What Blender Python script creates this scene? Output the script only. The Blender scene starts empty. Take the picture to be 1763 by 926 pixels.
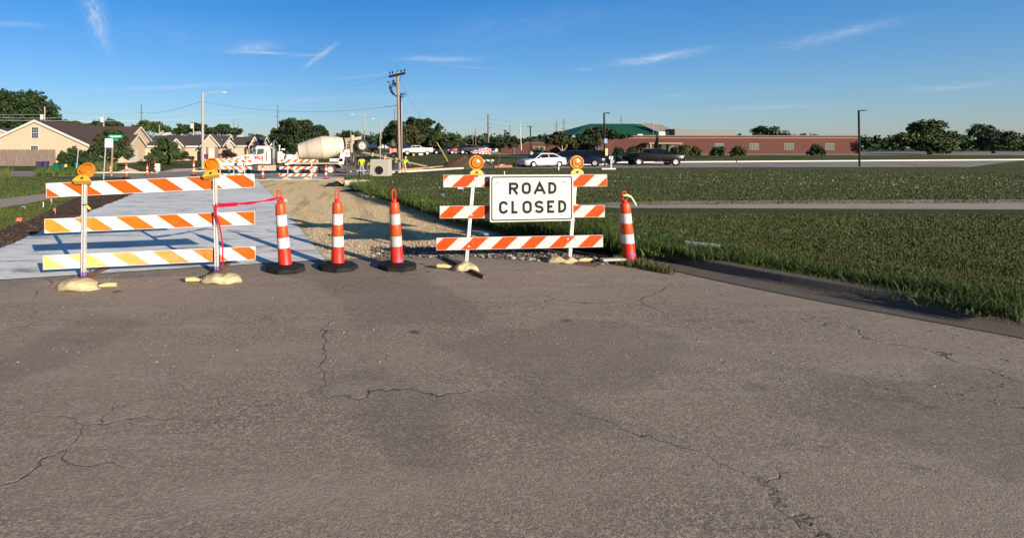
import bpy, bmesh, math, random
import numpy as np
from mathutils import Vector, Matrix
random.seed(7); RNG = np.random.default_rng(7)
R = math.radians
SC = bpy.context.scene
COL = SC.collection
# ---------------------------------------------------------------- camera
F = 880.0                     # focal length in photo pixels
CX, CY, CH = 600.0, 257.0, 1.9   # principal axis in the photo frame, eye height
cam = bpy.data.cameras.new('camera'); camo = bpy.data.objects.new('camera', cam); COL.objects.link(camo)
camo.location = (0, 0, CH); camo.rotation_euler = (R(90), 0, 0)
cam.sensor_width = 36.0; cam.lens = F/1763*36
cam.shift_x = (881.5-CX)/1763; cam.shift_y = -(463-CY)/1763
cam.clip_start = 0.1; cam.clip_end = 6000
SC.camera = camo
# ---------------------------------------------------------------- light
SUN_AZ, SUN_EL = 145.5, 15.0          # degrees clockwise from +Y, elevation
az, el = R(SUN_AZ), R(SUN_EL)
SUNV = Vector((math.sin(az)*math.cos(el), math.cos(az)*math.cos(el), math.sin(el)))
sl = bpy.data.lights.new('sun', 'SUN'); sl.energy = 5.0; sl.angle = R(0.53); sl.color = (1.0, 0.86, 0.69)
so = bpy.data.objects.new('sun', sl); COL.objects.link(so); so.rotation_euler = SUNV.to_track_quat('Z', 'Y').to_euler()
SC.view_settings.view_transform = 'Standard'; SC.view_settings.look = 'None'
SC.view_settings.exposure = 0.85; SC.view_settings.gamma = 1.0
SC.view_settings.use_curve_mapping = False
SC.cycles.max_bounces = 5; SC.cycles.use_denoising = True
world = bpy.data.worlds.new('World'); SC.world = world; world.use_nodes = True

class NG:
    """small node helper"""
    def __init__(s, tree): s.t = tree; s.n = tree.nodes; s.l = tree.links
    def node(s, typ, **kw):
        n = s.n.new(typ)
        for k, v in kw.items():
            if k.startswith('i_'):
                key = k[2:]; key = int(key) if key.isdigit() else key.replace('_', ' ')
                s.setin(n.inputs[key], v)
            else: setattr(n, k, v)
        return n
    def setin(s, inp, v):
        if isinstance(v, bpy.types.NodeSocket): s.l.new(v, inp)
        else: inp.default_value = v
    def m(s, op, a, b=None, c=None, clamp=False):
        n = s.n.new('ShaderNodeMath'); n.operation = op; n.use_clamp = clamp
        s.setin(n.inputs[0], a)
        if b is not None: s.setin(n.inputs[1], b)
        if c is not None: s.setin(n.inputs[2], c)
        return n.outputs[0]
    def mix(s, fac, a, b, mode='MIX'):
        n = s.n.new('ShaderNodeMix'); n.data_type = 'RGBA'; n.blend_type = mode
        s.setin(n.inputs[0], fac)
        s.setin(n.inputs[6], a if isinstance(a, bpy.types.NodeSocket) else (*a[:3], 1))
        s.setin(n.inputs[7], b if isinstance(b, bpy.types.NodeSocket) else (*b[:3], 1))
        return n.outputs[2]
    def ramp(s, fac, *stops):
        n = s.n.new('ShaderNodeValToRGB'); e = n.color_ramp.elements
        while len(e) < len(stops): e.new(0.5)
        for i, (p, c) in enumerate(stops):
            e[i].position = p; e[i].color = (c, c, c, 1) if not hasattr(c, '__len__') else (*c[:3], 1)
        s.setin(n.inputs[0], fac); return n.outputs[0]
    def noise(s, vec, scale, detail=3, rough=.55, dist=0):
        n = s.node('ShaderNodeTexNoise', i_Vector=vec, i_Scale=scale, i_Detail=detail, i_Roughness=rough, i_Distortion=dist)
        return n.outputs[0]
    def mapping(s, vec, scale=(1,1,1), rot=(0,0,0), loc=(0,0,0)):
        n = s.node('ShaderNodeMapping', i_Vector=vec, i_Scale=scale, i_Rotation=rot, i_Location=loc); return n.outputs[0]

g = NG(world.node_tree); g.n.clear()
out = g.node('ShaderNodeOutputWorld'); bg = g.node('ShaderNodeBackground')
sky = g.node('ShaderNodeTexSky', sky_type='NISHITA', sun_disc=False, sun_elevation=el, sun_rotation=az,
             altitude=300.0, air_density=1.0, dust_density=0.4, ozone_density=3.0)
tc = g.node('ShaderNodeTexCoord')
nrm = g.node('ShaderNodeVectorMath', operation='NORMALIZE', i_0=tc.outputs['Generated']).outputs[0]
sep = g.node('ShaderNodeSeparateXYZ', i_0=nrm)
dx, dy, dz = sep.outputs
dyc = g.m('MAXIMUM', dy, 0.02)
U = g.m('DIVIDE', dx, dyc); V = g.m('DIVIDE', dz, dyc)
front = g.m('GREATER_THAN', dy, 0.05)
uv = g.node('ShaderNodeCombineXYZ', i_0=U, i_1=V, i_2=0.0).outputs[0]
warp = g.noise(uv, 9.0, 4, .6)
# thin cirrus: (azimuth tangent, elevation tangent, half length, half width, angle, strength)
def cl(px, py, hl, hw, ang, st): return ((px-600)/F, (257-py)/F, hl/F, hw/F, R(ang), st)
CLOUDS = [cl(163,22,48,17,-72,.50), cl(178,70,30,8,-65,.18), cl(437,82,38,8,3,.42), cl(450,91,52,2.6,-3,.55), cl(551,97,36,4.5,37,.50),
          cl(530,96,30,2.5,3,.3), cl(755,102,62,5,1,.50), cl(1135,99,78,7,9,.62), cl(1005,120,14,2,0,.35), cl(310,150,135,4,2,.34),
          cl(25,42,60,5,-4,.28), cl(1160,165,40,3,3,.16), cl(625,132,80,2.5,6,.14), cl(800,115,60,2,-4,.2), cl(1440,60,110,10,12,.3), cl(1640,150,90,6,4,.25),
          cl(920,45,200,30,8,.07), cl(350,60,200,25,-6,.06), cl(600,170,260,6,1,.12), cl(1330,185,120,4,2,.2)]
tot = None
for (cu, cv, a, b, an, st) in CLOUDS:
    x = g.m('SUBTRACT', U, cu); y = g.m('SUBTRACT', V, cv)
    y = g.m('ADD', y, g.m('MULTIPLY', g.m('SUBTRACT', warp, .5), b*2.2))
    c, s_ = math.cos(an), math.sin(an)
    xr = g.m('DIVIDE', g.m('ADD', g.m('MULTIPLY', x, c), g.m('MULTIPLY', y, s_)), a)
    yr = g.m('DIVIDE', g.m('SUBTRACT', g.m('MULTIPLY', y, c), g.m('MULTIPLY', x, s_)), b)
    r2 = g.m('ADD', g.m('MULTIPLY', xr, xr), g.m('MULTIPLY', yr, yr))
    e = g.m('EXPONENT', g.m('MULTIPLY', r2, -1.3))
    cv_ = g.node('ShaderNodeCombineXYZ', i_0=g.m('MULTIPLY', xr, 1.6), i_1=g.m('MULTIPLY', yr, .9), i_2=cu*20+cv*7).outputs[0]
    nn = g.ramp(g.noise(cv_, 2.2, 6, .68, .6), (.3, 0.0), (.75, 1.0))
    e = g.m('MULTIPLY', g.m('MULTIPLY', e, nn), st*1.5)
    tot = e if tot is None else g.m('ADD', tot, e)
tot = g.m('MINIMUM', g.m('MULTIPLY', tot, front), .85)
elev = g.m('MAXIMUM', dz, 0.0)
tint = g.ramp(elev, (0.0, (.80, .82, 1.02)), (.1, (.66, .87, 1.12)), (.3, (.26, .85, 1.31)), (.6, (.75, .88, .95)))
skyc = g.mix(1.0, sky.outputs[0], tint, 'MULTIPLY')
side = g.m('ADD', 1.0, g.m('MULTIPLY', g.m('MULTIPLY', g.m('MAXIMUM', dx, 0.0), g.m('MAXIMUM', dy, 0.0)), .55))
sidec = g.node('ShaderNodeCombineColor', i_0=side, i_1=side, i_2=side).outputs[0]
skyc = g.mix(1.0, skyc, sidec, 'MULTIPLY')
skyc = g.mix(tot, skyc, (6.6, 7.2, 8.2))
g.l.new(skyc, bg.inputs[0]); bg.inputs[1].default_value = 0.06
g.l.new(bg.outputs[0], out.inputs[0])

# ---------------------------------------------------------------- terrain height
YB = [-60, 22, 38, 54, 74, 98, 130, 4000]; LZ = [0, 0, -.33, -.62, -.45, -.2, 0, 0]
RY = [-60, 54, 70, 98, 4000]; RZ = [0, 0, .4, 1.0, 1.0]
def G(x, y):
    t = np.clip((np.asarray(x, float)-2)/12, 0, 1); t = t*t*(3-2*t)
    return np.interp(y, YB, LZ)*(1-t) + np.interp(y, RY, RZ)*t
def W(px, py, up=0.0):
    """point of the ground seen at a photo position"""
    z = up; d = 20
    for _ in range(40):
        d2 = F*(CH-z)/max(py-CY, .5); d = .5*d+.5*min(d2, 3000)
        z = float(G((px-CX)/F*d, d))+up
    return Vector(((px-CX)/F*d, d, z))
def P(px, py, s):
    """world point at scale s (photo pixels per metre)"""
    d = F/s
    return Vector(((px-CX)/s, d, CH-(py-CY)/s))
def on(px, s):
    """ground point below column px at scale s"""
    x, y = (px-CX)/s, F/s
    return Vector((x, y, float(G(x, y))))
# ---------------------------------------------------------------- materials
MATS = {}
def mat(name, col, rough=.6, metal=0.0, var=0.0, vs=3.0, bump=0.0, bs=40.0, coat=0.0, dirt=0.0, dcol=(.12,.09,.06), ds=2.0, spec=.5, emit=None, trans=0.0, stretch=(1,1,1), sub=0.0):
    if name in MATS: return MATS[name]
    m = bpy.data.materials.new(name); m.use_nodes = True; MATS[name] = m
    q = NG(m.node_tree); p = q.n['Principled BSDF']
    p.inputs['Roughness'].default_value = rough; p.inputs['Metallic'].default_value = metal
    p.inputs['Coat Weight'].default_value = coat; p.inputs['Specular IOR Level'].default_value = spec
    p.inputs['Transmission Weight'].default_value = trans
    p.inputs['Coat Roughness'].default_value = .08
    t = q.node('ShaderNodeTexCoord').outputs['Object']
    t = q.mapping(t, scale=stretch)
    c = (*col, 1)
    if var:
        n = q.noise(t, vs, 4)
        c = q.mix(n, tuple(max(0, v*(1-var)) for v in col), tuple(min(1, v*(1+var)) for v in col))
    if dirt:
        d = q.ramp(q.noise(t, ds, 6, .7), (.45, 0.0), (.75, dirt))
        c = q.mix(d, c if not isinstance(c, tuple) else col, dcol)
    q.setin(p.inputs['Base Color'], c)
    if sub: p.inputs['Subsurface Weight'].default_value = sub
    if emit: p.inputs['Emission Color'].default_value = (*emit[:3], 1); p.inputs['Emission Strength'].default_value = emit[3]
    if bump:
        b = q.node('ShaderNodeBump', i_Strength=bump, i_Distance=.02, i_Height=q.noise(t, bs, 4))
        q.l.new(b.outputs[0], p.inputs['Normal'])
    return m
# ---------------------------------------------------------------- mesh builder
class MB:
    def __init__(s): s.v = []; s.f = []; s.mi = []
    def add(s, vs, fs, mi=0):
        o = len(s.v); s.v += [tuple(v) for v in vs]
        for f in fs: s.f.append(tuple(i+o for i in f)); s.mi.append(mi)
        return s
    def poly(s, pts, mi=0): return s.add(pts, [tuple(range(len(pts)))], mi)
    def box(s, c, d, mi=0, rot=None):
        hx, hy, hz = d[0]/2, d[1]/2, d[2]/2
        vs = [Vector((x, y, z)) for x in (-hx, hx) for y in (-hy, hy) for z in (-hz, hz)]
        if rot is not None: vs = [rot @ v for v in vs]
        c = Vector(c)
        return s.add([v+c for v in vs], [(0,1,3,2),(4,6,7,5),(0,4,5,1),(2,3,7,6),(0,2,6,4),(1,5,7,3)], mi)
    def bx(s, x0, x1, y0, y1, z0, z1, mi=0):
        return s.box(((x0+x1)/2, (y0+y1)/2, (z0+z1)/2), (x1-x0, y1-y0, z1-z0), mi)
    def bar(s, a, b, w, h=None, mi=0, up=(0,0,1)):
        a, b = Vector(a), Vector(b); h = h or w; d = (b-a); L = d.length; d = d/L; up = Vector(up)
        sd = d.cross(up)
        if sd.length < 1e-3: sd = d.cross(Vector((0,1,0)))
        sd.normalize(); u = sd.cross(d)
        vs = [p+sd*x*w/2+u*y*h/2 for p in (a, b) for x, y in ((-1,-1),(1,-1),(1,1),(-1,1))]
        return s.add(vs, [(0,1,2,3),(7,6,5,4),(0,4,5,1),(1,5,6,2),(2,6,7,3),(3,7,4,0)], mi)
    def tube(s, pts, r, n=8, mi=0, cap=True):
        pts = [Vector(p) for p in pts]; rs = r if hasattr(r, '__len__') else [r]*len(pts)
        o = len(s.v); prev = None
        for i, p in enumerate(pts):
            d = (pts[min(i+1, len(pts)-1)]-pts[max(i-1, 0)]).normalized()
            if prev is None: a = d.orthogonal().normalized()
            else: a = (prev-d*prev.dot(d)); a = a.normalized() if a.length > 1e-5 else d.orthogonal().normalized()
            prev = a; b = d.cross(a)
            s.v += [tuple(p+(a*math.cos(t)+b*math.sin(t))*rs[i]) for t in [2*math.pi*k/n for k in range(n)]]
        for i in range(len(pts)-1):
            for k in range(n):
                s.f.append((o+i*n+k, o+i*n+(k+1)%n, o+(i+1)*n+(k+1)%n, o+(i+1)*n+k)); s.mi.append(mi)
        if cap:
            s.f.append(tuple(o+k for k in range(n))[::-1]); s.mi.append(mi)
            s.f.append(tuple(o+(len(pts)-1)*n+k for k in range(n))); s.mi.append(mi)
        return s
    def lathe(s, prof, c=(0,0,0), axis=(0,0,1), n=24, mi=0, cap=True, sx=1, sy=1):
        ax = Vector(axis).normalized(); a = ax.orthogonal().normalized() if abs(ax.z) < .99 else Vector((1,0,0)); b = ax.cross(a)
        c = Vector(c); o = len(s.v)
        for (r, z) in prof:
            s.v += [tuple(c+ax*z+(a*math.cos(t)*sx+b*math.sin(t)*sy)*r) for t in [2*math.pi*k/n for k in range(n)]]
        for i in range(len(prof)-1):
            for k in range(n):
                s.f.append((o+i*n+k, o+i*n+(k+1)%n, o+(i+1)*n+(k+1)%n, o+(i+1)*n+k)); s.mi.append(mi)
        if cap:
            s.f.append(tuple(o+k for k in range(n))[::-1]); s.mi.append(mi)
            s.f.append(tuple(o+(len(prof)-1)*n+k for k in range(n))); s.mi.append(mi)
        return s
    def disc(s, c, r, nrm=(0,-1,0), n=16, mi=0, t=.004):
        return s.lathe([(r, -t/2), (r, t/2)], c, nrm, n, mi)
    def extr(s, pts, d, mi=0):
        """flat outline pts (3-D) pushed by vector d"""
        d = Vector(d); n = len(pts); a = [Vector(p) for p in pts]
        return s.add(a+[p+d for p in a], [tuple(range(n)), tuple(range(2*n-1, n-1, -1))]+[((i+1)%n, i, n+i, n+(i+1)%n) for i in range(n)], mi)
    def loft(s, rings, mi=0, cap=True):
        n = len(rings[0]); o = len(s.v)
        for r in rings: s.v += [tuple(p) for p in r]
        for i in range(len(rings)-1):
            for k in range(n):
                s.f.append((o+i*n+k, o+i*n+(k+1)%n, o+(i+1)*n+(k+1)%n, o+(i+1)*n+k)); s.mi.append(mi)
        if cap:
            s.f.append(tuple(o+k for k in range(n))[::-1]); s.mi.append(mi)
            s.f.append(tuple(o+(len(rings)-1)*n+k for k in range(n))); s.mi.append(mi)
        return s
    def build(s, name, mats, parent=None, smooth=None, bevel=0, label=None, fix=True):
        me = bpy.data.meshes.new(name); me.from_pydata(s.v, [], s.f)
        for m in (mats if isinstance(mats, (list, tuple)) else [mats]): me.materials.append(m)
        me.polygons.foreach_set('material_index', s.mi)
        if fix:
            bm = bmesh.new(); bm.from_mesh(me); bmesh.ops.recalc_face_normals(bm, faces=bm.faces); bm.to_mesh(me); bm.free()
        if smooth is not None:
            me.polygons.foreach_set('use_smooth', [True]*len(me.polygons)); me.set_sharp_from_angle(angle=R(smooth))
        me.update()
        o = bpy.data.objects.new(name, me); COL.objects.link(o)
        if parent is not None: o.parent = parent
        if bevel:
            b = o.modifiers.new('bevel', 'BEVEL'); b.width = bevel; b.segments = 2; b.limit_method = 'ANGLE'
        if label: o['label'] = label
        return o
def tag(o, label, cat, group=None, kind=None):
    o['label'] = label; o['category'] = cat
    if group: o['group'] = group
    if kind: o['kind'] = kind
    return o
def thing(name, label, cat, loc=(0,0,0), rz=0.0, group=None, rot=None):
    o = bpy.data.objects.new(name, None); o.empty_display_size = .2; COL.objects.link(o)
    o.location = loc; o.rotation_euler = rot or (0, 0, rz)
    return tag(o, label, cat, group)
def dup(root, loc, label, rz=None, scale=None):
    def cp(o, par):
        c = o.copy(); COL.objects.link(c)
        if par is not None: c.parent = par
        for ch in o.children: cp(ch, c)
        return c
    r = cp(root, None); r.location = loc; r['label'] = label
    if rz is not None: r.rotation_euler = (0, 0, rz)
    if scale: r.scale = (scale,)*3
    return r
def text_mesh(txt, size, name, m, parent, loc, rot=(R(90),0,0), bold=.0, sx=1.0, align='CENTER'):
    cu = bpy.data.curves.new(name, 'FONT'); cu.body = txt; cu.size = size; cu.align_x = align; cu.align_y = 'CENTER'; cu.offset = bold; cu.extrude = .001
    t = bpy.data.objects.new(name, cu); COL.objects.link(t)
    dg = bpy.context.evaluated_depsgraph_get(); me = bpy.data.meshes.new_from_object(t.evaluated_get(dg))
    bpy.data.objects.remove(t); o = bpy.data.objects.new(name, me); COL.objects.link(o)
    me.materials.clear(); me.materials.append(m)
    o.location = loc; o.rotation_euler = rot; o.scale = (sx, 1, 1); o.parent = parent
    return o
# ================================================================ GROUND
def worldmat(name, build):
    m = bpy.data.materials.new(name); m.use_nodes = True; q = NG(m.node_tree); p = q.n['Principled BSDF']
    pos = q.node('ShaderNodeNewGeometry').outputs['Position']
    build(q, p, pos); return m
def bump(q, p, h, strength=.5, dist=.02):
    b = q.node('ShaderNodeBump', i_Strength=strength, i_Distance=dist, i_Height=h); q.l.new(b.outputs[0], p.inputs['Normal'])
def _asphalt(base):
    def f(q, p, pos):
        sp = q.noise(pos, 85, 3, .75); big = q.noise(pos, .6, 5, .6); mid = q.noise(pos, 6, 4, .65)
        cell = q.node('ShaderNodeTexVoronoi', i_Vector=pos, i_Scale=62.0); cs = q.node('ShaderNodeSeparateColor', i_0=cell.outputs['Color']).outputs[0]
        c = q.mix(q.ramp(sp, (.3, 0.0), (.7, 1.0)), tuple(v*.35 for v in base), tuple(v*1.7 for v in base))
        c = q.mix(.34, c, q.mix(q.m('POWER', cs, 2.2), tuple(v*.4 for v in base), tuple(min(1, v*2.9) for v in base)))
        c = q.mix(q.ramp(big, (.35, 0.0), (.7, .55)), c, tuple(v*1.45 for v in base))
        vw = q.node('ShaderNodeTexVoronoi', i_Vector=pos, i_Scale=70.0, feature='F1')
        c = q.mix(q.ramp(vw.outputs['Distance'], (.0, .75), (.22, .0)), c, tuple(min(1, v*2.6) for v in base))
        # pale dusty smears along the street
        st = q.noise(q.mapping(pos, scale=(.35, 2.2, 1), rot=(0,0,R(-4))), 1.3, 5, .65, .4)
        c = q.mix(q.ramp(st, (.52, 0.0), (.70, .45)), c, (base[0]*1.75, base[1]*1.8, base[2]*1.9))
        # dark stains
        c = q.mix(q.ramp(q.noise(pos, 1.7, 5, .7, .5), (.6, 0.0), (.72, .55)), c, tuple(v*.35 for v in base))
        sy = q.node('ShaderNodeSeparateXYZ', i_0=pos).outputs
        wy = q.m('ADD', sy[1], q.m('MULTIPLY', q.m('SUBTRACT', big, .5), .9))
        lane = q.ramp(q.m('ABSOLUTE', q.m('SUBTRACT', q.m('FRACT', q.m('DIVIDE', wy, 1.9)), .5)), (.0, .42), (.22, 0.0))
        c = q.mix(lane, c, tuple(v*1.35 for v in base))
        dr = q.node('ShaderNodeTexVoronoi', i_Vector=pos, i_Scale=1.1).outputs['Distance']
        c = q.mix(q.m('MULTIPLY', q.ramp(dr, (.03, .8), (.09, 0.0)), q.ramp(mid, (.4, 0.0), (.5, 1.0))), c, (.03, .026, .023))
        pt = q.ramp(q.noise(pos, .22, 3, .5), (.52, 0.0), (.535, .32)); c = q.mix(pt, c, tuple(v*.6 for v in base))
        # cracks
        wv = q.node('ShaderNodeVectorMath', operation='ADD', i_0=pos, i_1=q.node('ShaderNodeVectorMath', operation='SCALE', i_0=q.node('ShaderNodeTexNoise', i_Vector=pos, i_Scale=2.5, i_Detail=4.0).outputs[1], i_Scale=.55).outputs[0]).outputs[0]
        vo = q.node('ShaderNodeTexVoronoi', i_Vector=wv, i_Scale=.42, feature='DISTANCE_TO_EDGE').outputs[0]
        cm = q.m('MULTIPLY', q.ramp(vo, (.0, 1.0), (.0045, 0.0)), q.ramp(q.noise(pos, .35, 2), (.47, 0.0), (.57, .9)))
        c = q.mix(cm, c, (.035, .03, .026))
        q.setin(p.inputs['Base Color'], c); p.inputs['Roughness'].default_value = .85; p.inputs['Specular IOR Level'].default_value = .3
        bump(q, p, q.m('ADD', q.m('MULTIPLY', sp, .8), q.m('SUBTRACT', mid, q.m('MULTIPLY', cm, 1.5))), .55, .010)
    return f
M_asph = worldmat('old_asphalt', _asphalt((.215, .176, .140)))
M_street = worldmat('street_asphalt', _asphalt((.20, .185, .17)))
def _concrete(q, p, pos):
    n1 = q.noise(pos, .9, 6, .65); n2 = q.noise(pos, 40, 3, .7)
    c = q.mix(n1, (.62, .625, .63), (.80, .80, .79))
    # dark scraped tyre smears lying across the slab
    st = q.noise(q.mapping(pos, scale=(.45, 2.6, 1), rot=(0, 0, R(-5))), 1.1, 8, .78, 1.6)
    area = q.ramp(q.noise(q.mapping(pos, scale=(.5, .3, 1), loc=(3, 1, 0)), .55, 3), (.34, 0.0), (.50, 1.0))
    c = q.mix(q.m('MULTIPLY', q.ramp(st, (.50, 0.0), (.63, .9)), area), c, (.07, .07, .072))
    fine = q.noise(q.mapping(pos, scale=(1.2, 14, 1)), 3, 4, .7)
    c = q.mix(q.ramp(fine, (.5, 0.0), (.9, .04)), c, (.62, .64, .66))
    sx = q.node('ShaderNodeSeparateXYZ', i_0=q.mapping(pos, rot=(0, 0, R(-13)))).outputs
    j = q.m('ABSOLUTE', q.m('SUBTRACT', q.m('FRACT', q.m('DIVIDE', sx[1], 4.5)), .5))
    jm = q.ramp(j, (.0, 1.0), (.003, 0.0))
    c = q.mix(jm, c, (.05, .05, .05))
    q.setin(p.inputs['Base Color'], c); p.inputs['Roughness'].default_value = .8
    bump(q, p, q.m('MULTIPLY', n2, .5), .3, .008)
M_conc = worldmat('new_concrete', _concrete)
def _gravel(q, p, pos):
    n1 = q.noise(pos, .5, 5, .65); n2 = q.noise(pos, 14, 6, .8); 
    vo = q.node('ShaderNodeTexVoronoi', i_Vector=pos, i_Scale=26.0); v2 = vo.outputs['Color']
    sepc = q.node('ShaderNodeSeparateColor', i_0=v2).outputs[0]
    c = q.mix(sepc, (.55, .385, .18), (.96, .73, .385))
    c = q.mix(.45, c, q.mix(n2, (.50, .35, .16), (.94, .70, .36)))
    c = q.mix(q.ramp(n1, (.4, 0.0), (.68, .6)), c, (.76, .58, .34))
    sy = q.node('ShaderNodeSeparateXYZ', i_0=pos).outputs
    near = q.ramp(q.m('ADD', q.m('DIVIDE', sy[1], 30), q.m('MULTIPLY', q.m('SUBTRACT', q.noise(pos, .8, 4), .5), .25)), (.32, .6), (.45, 0.0))
    c = q.mix(near, c, q.mix(sepc, (.24, .19, .125), (.74, .60, .41)))
    rut = q.noise(q.mapping(pos, scale=(1.4, .16, 1), rot=(0, 0, R(-13))), 1.1, 5, .6, .3)
    c = q.mix(q.ramp(rut, (.51, 0.0), (.62, .55)), c, (.24, .175, .10))
    q.setin(p.inputs['Base Color'], c); p.inputs['Roughness'].default_value = .95; p.inputs['Specular IOR Level'].default_value = .2
    bump(q, p, q.m('ADD', q.m('MULTIPLY', vo.outputs['Distance'], -.8), q.m('MULTIPLY', n2, 1.0)), .55, .022)
M_grav = worldmat('gravel_base', _gravel)
def _soil(q, p, pos):
    n = q.noise(pos, 5, 6, .75); n2 = q.noise(pos, 30, 5, .8)
    c = q.mix(n, (.04, .025, .017), (.14, .09, .062)); c = q.mix(q.ramp(n2, (.64, 0.0), (.78, .6)), c, (.22, .16, .12))
    q.setin(p.inputs['Base Color'], c); p.inputs['Roughness'].default_value = 1; p.inputs['Specular IOR Level'].default_value = .1
    bump(q, p, q.m('ADD', n, q.m('MULTIPLY', n2, .5)), 1.0, .06)
M_soil = worldmat('dark_soil', _soil)
def _lawn(q, p, pos):
    n = q.noise(pos, .35, 6, .7); n2 = q.noise(pos, 9, 6, .8); n3 = q.noise(q.mapping(pos, scale=(.4, 1, 1)), .12, 3)
    c = q.mix(n, (.055, .075, .018), (.105, .12, .032)); c = q.mix(q.ramp(n3, (.4, 0.0), (.65, .6)), c, (.15, .135, .05))
    c = q.mix(q.ramp(n2, (.4, .7), (.6, 0.0)), c, (.028, .036, .012))
    q.setin(p.inputs['Base Color'], c); p.inputs['Roughness'].default_value = .95; p.inputs['Specular IOR Level'].default_value = .15
    bump(q, p, n2, 1.0, .12)
M_lawn = worldmat('lawn_base', _lawn)
def _walk(q, p, pos):
    n = q.noise(pos, 1.2, 6, .65); n2 = q.noise(pos, 60, 3, .7)
    c = q.mix(n, (.28, .215, .17), (.42, .34, .28)); c = q.mix(q.m('MULTIPLY', n2, .4), c, (.2, .17, .15))
    sx = q.node('ShaderNodeSeparateXYZ', i_0=pos).outputs
    jm = q.ramp(q.m('ABSOLUTE', q.m('SUBTRACT', q.m('FRACT', q.m('DIVIDE', sx[0], 1.5)), .5)), (.0, 1.0), (.012, 0.0))
    c = q.mix(jm, c, (.06, .05, .04))
    q.setin(p.inputs['Base Color'], c); p.inputs['Roughness'].default_value = .85
    bump(q, p, n2, .3, .01)
M_walk = worldmat('sidewalk_concrete', _walk)
M_kerb = mat('kerb_concrete', (.115,.095,.078), .85, var=.4, vs=2, bump=.5, bs=50, dirt=.7, dcol=(.06,.05,.04), ds=4)  # base darkened to carry the shadow over the right gutter, with dirt on top
M_kerbw = mat('fresh_concrete', (.50,.48,.44), .8, var=.15, bump=.2, bs=30)

XG = sorted(set(list(range(-60, 61, 2)) + [-1500,-900,-500,-300,-200,-150,-120,-100,-90,-80,-70,70,80,90,100,120,150,200,300,500,900,1500]))
YG = sorted(set(list(range(-30, 131, 2)) + [-60, 140,160,200,260,400,600,900,1400,2200]))
mb = MB(); nx = len(XG)
for y in YG:
    for x in XG: mb.v.append((x, y, float(G(x, y))))
for j in range(len(YG)-1):
    for i in range(nx-1):
        a = j*nx+i; mb.f.append((a, a+1, a+nx+1, a+nx)); mb.mi.append(0)
o = mb.build('ground', M_lawn, fix=False); o['kind'] = 'structure'
def inpoly(pts, poly):
    x, y = pts[:,0], pts[:,1]; r = np.zeros(len(pts), bool); n = len(poly)
    for i in range(n):
        x1, y1 = poly[i]; x2, y2 = poly[(i+1) % n]
        c = ((y1 > y) != (y2 > y)) & (x < (x2-x1)*(y-y1)/((y2-y1) or 1e-9)+x1); r ^= c
    return r
def wpoly(pp): return [(W(*q).x, W(*q).y) if len(q) == 2 else (q[0], q[1]) for q in pp]
def sheet(name, pts, lift, m, skirt=0.0, kind='structure', jag=0.0):
    """flat sheet over the terrain; pts world xy"""
    if jag:
        q = []
        for i in range(len(pts)):
            a, b = Vector(pts[i]), Vector(pts[(i+1) % len(pts)]); k = max(1, int((b-a).length/.25)); k = min(k, 120)
            nrm_ = Vector((-(b-a).y, (b-a).x)).normalized() if (b-a).length > 0 else Vector((0, 0))
            for j in range(k):
                t = j/k; q.append(tuple(a.lerp(b, t)+nrm_*random.uniform(-jag, jag)*(0 if j == 0 else 1)))
        pts = q
    bm = bmesh.new(); vs = [bm.verts.new((p[0], p[1], 0)) for p in pts]; bm.faces.new(vs)
    xs = [p[0] for p in pts]; ys = [p[1] for p in pts]
    for X in XG:
        if min(xs) < X < max(xs): bmesh.ops.bisect_plane(bm, geom=bm.verts[:]+bm.edges[:]+bm.faces[:], plane_co=(X, 0, 0), plane_no=(1, 0, 0))
    for Y in YG:
        if min(ys) < Y < max(ys): bmesh.ops.bisect_plane(bm, geom=bm.verts[:]+bm.edges[:]+bm.faces[:], plane_co=(0, Y, 0), plane_no=(0, 1, 0))
    bmesh.ops.triangulate(bm, faces=bm.faces[:])
    for v in bm.verts: v.co.z = float(G(v.co.x, v.co.y))+lift
    if skirt:
        be = [e for e in bm.edges if e.is_boundary]
        r = bmesh.ops.extrude_edge_only(bm, edges=be)
        for v in [x for x in r['geom'] if isinstance(x, bmesh.types.BMVert)]: v.co.z -= skirt
    bmesh.ops.recalc_face_normals(bm, faces=bm.faces)
    up = sum(f.normal.z for f in bm.faces)
    if up < 0: bmesh.ops.reverse_faces(bm, faces=bm.faces)
    me = bpy.data.meshes.new(name); bm.to_mesh(me); bm.free(); me.materials.append(m)
    o = bpy.data.objects.new(name, me); COL.objects.link(o); o['kind'] = kind
    return o
# kerb path on the right, from the old kerb end towards the camera
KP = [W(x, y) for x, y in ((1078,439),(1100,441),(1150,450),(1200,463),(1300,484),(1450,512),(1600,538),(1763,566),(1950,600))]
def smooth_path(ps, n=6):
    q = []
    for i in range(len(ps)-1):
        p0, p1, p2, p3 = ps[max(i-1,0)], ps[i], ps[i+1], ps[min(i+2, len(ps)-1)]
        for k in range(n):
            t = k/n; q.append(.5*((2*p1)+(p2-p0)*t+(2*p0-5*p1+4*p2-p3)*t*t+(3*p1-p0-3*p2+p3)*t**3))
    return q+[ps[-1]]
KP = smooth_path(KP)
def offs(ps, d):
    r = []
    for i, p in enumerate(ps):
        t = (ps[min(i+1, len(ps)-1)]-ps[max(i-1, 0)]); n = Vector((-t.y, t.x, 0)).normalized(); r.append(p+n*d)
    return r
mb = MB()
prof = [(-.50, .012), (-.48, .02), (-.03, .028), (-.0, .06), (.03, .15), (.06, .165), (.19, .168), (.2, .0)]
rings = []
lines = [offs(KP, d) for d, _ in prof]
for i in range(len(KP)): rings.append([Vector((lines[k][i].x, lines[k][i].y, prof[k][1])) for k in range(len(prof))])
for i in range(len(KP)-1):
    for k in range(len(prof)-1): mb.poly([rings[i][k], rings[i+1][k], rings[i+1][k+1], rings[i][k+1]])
mb.poly(rings[0][::-1])
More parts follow.
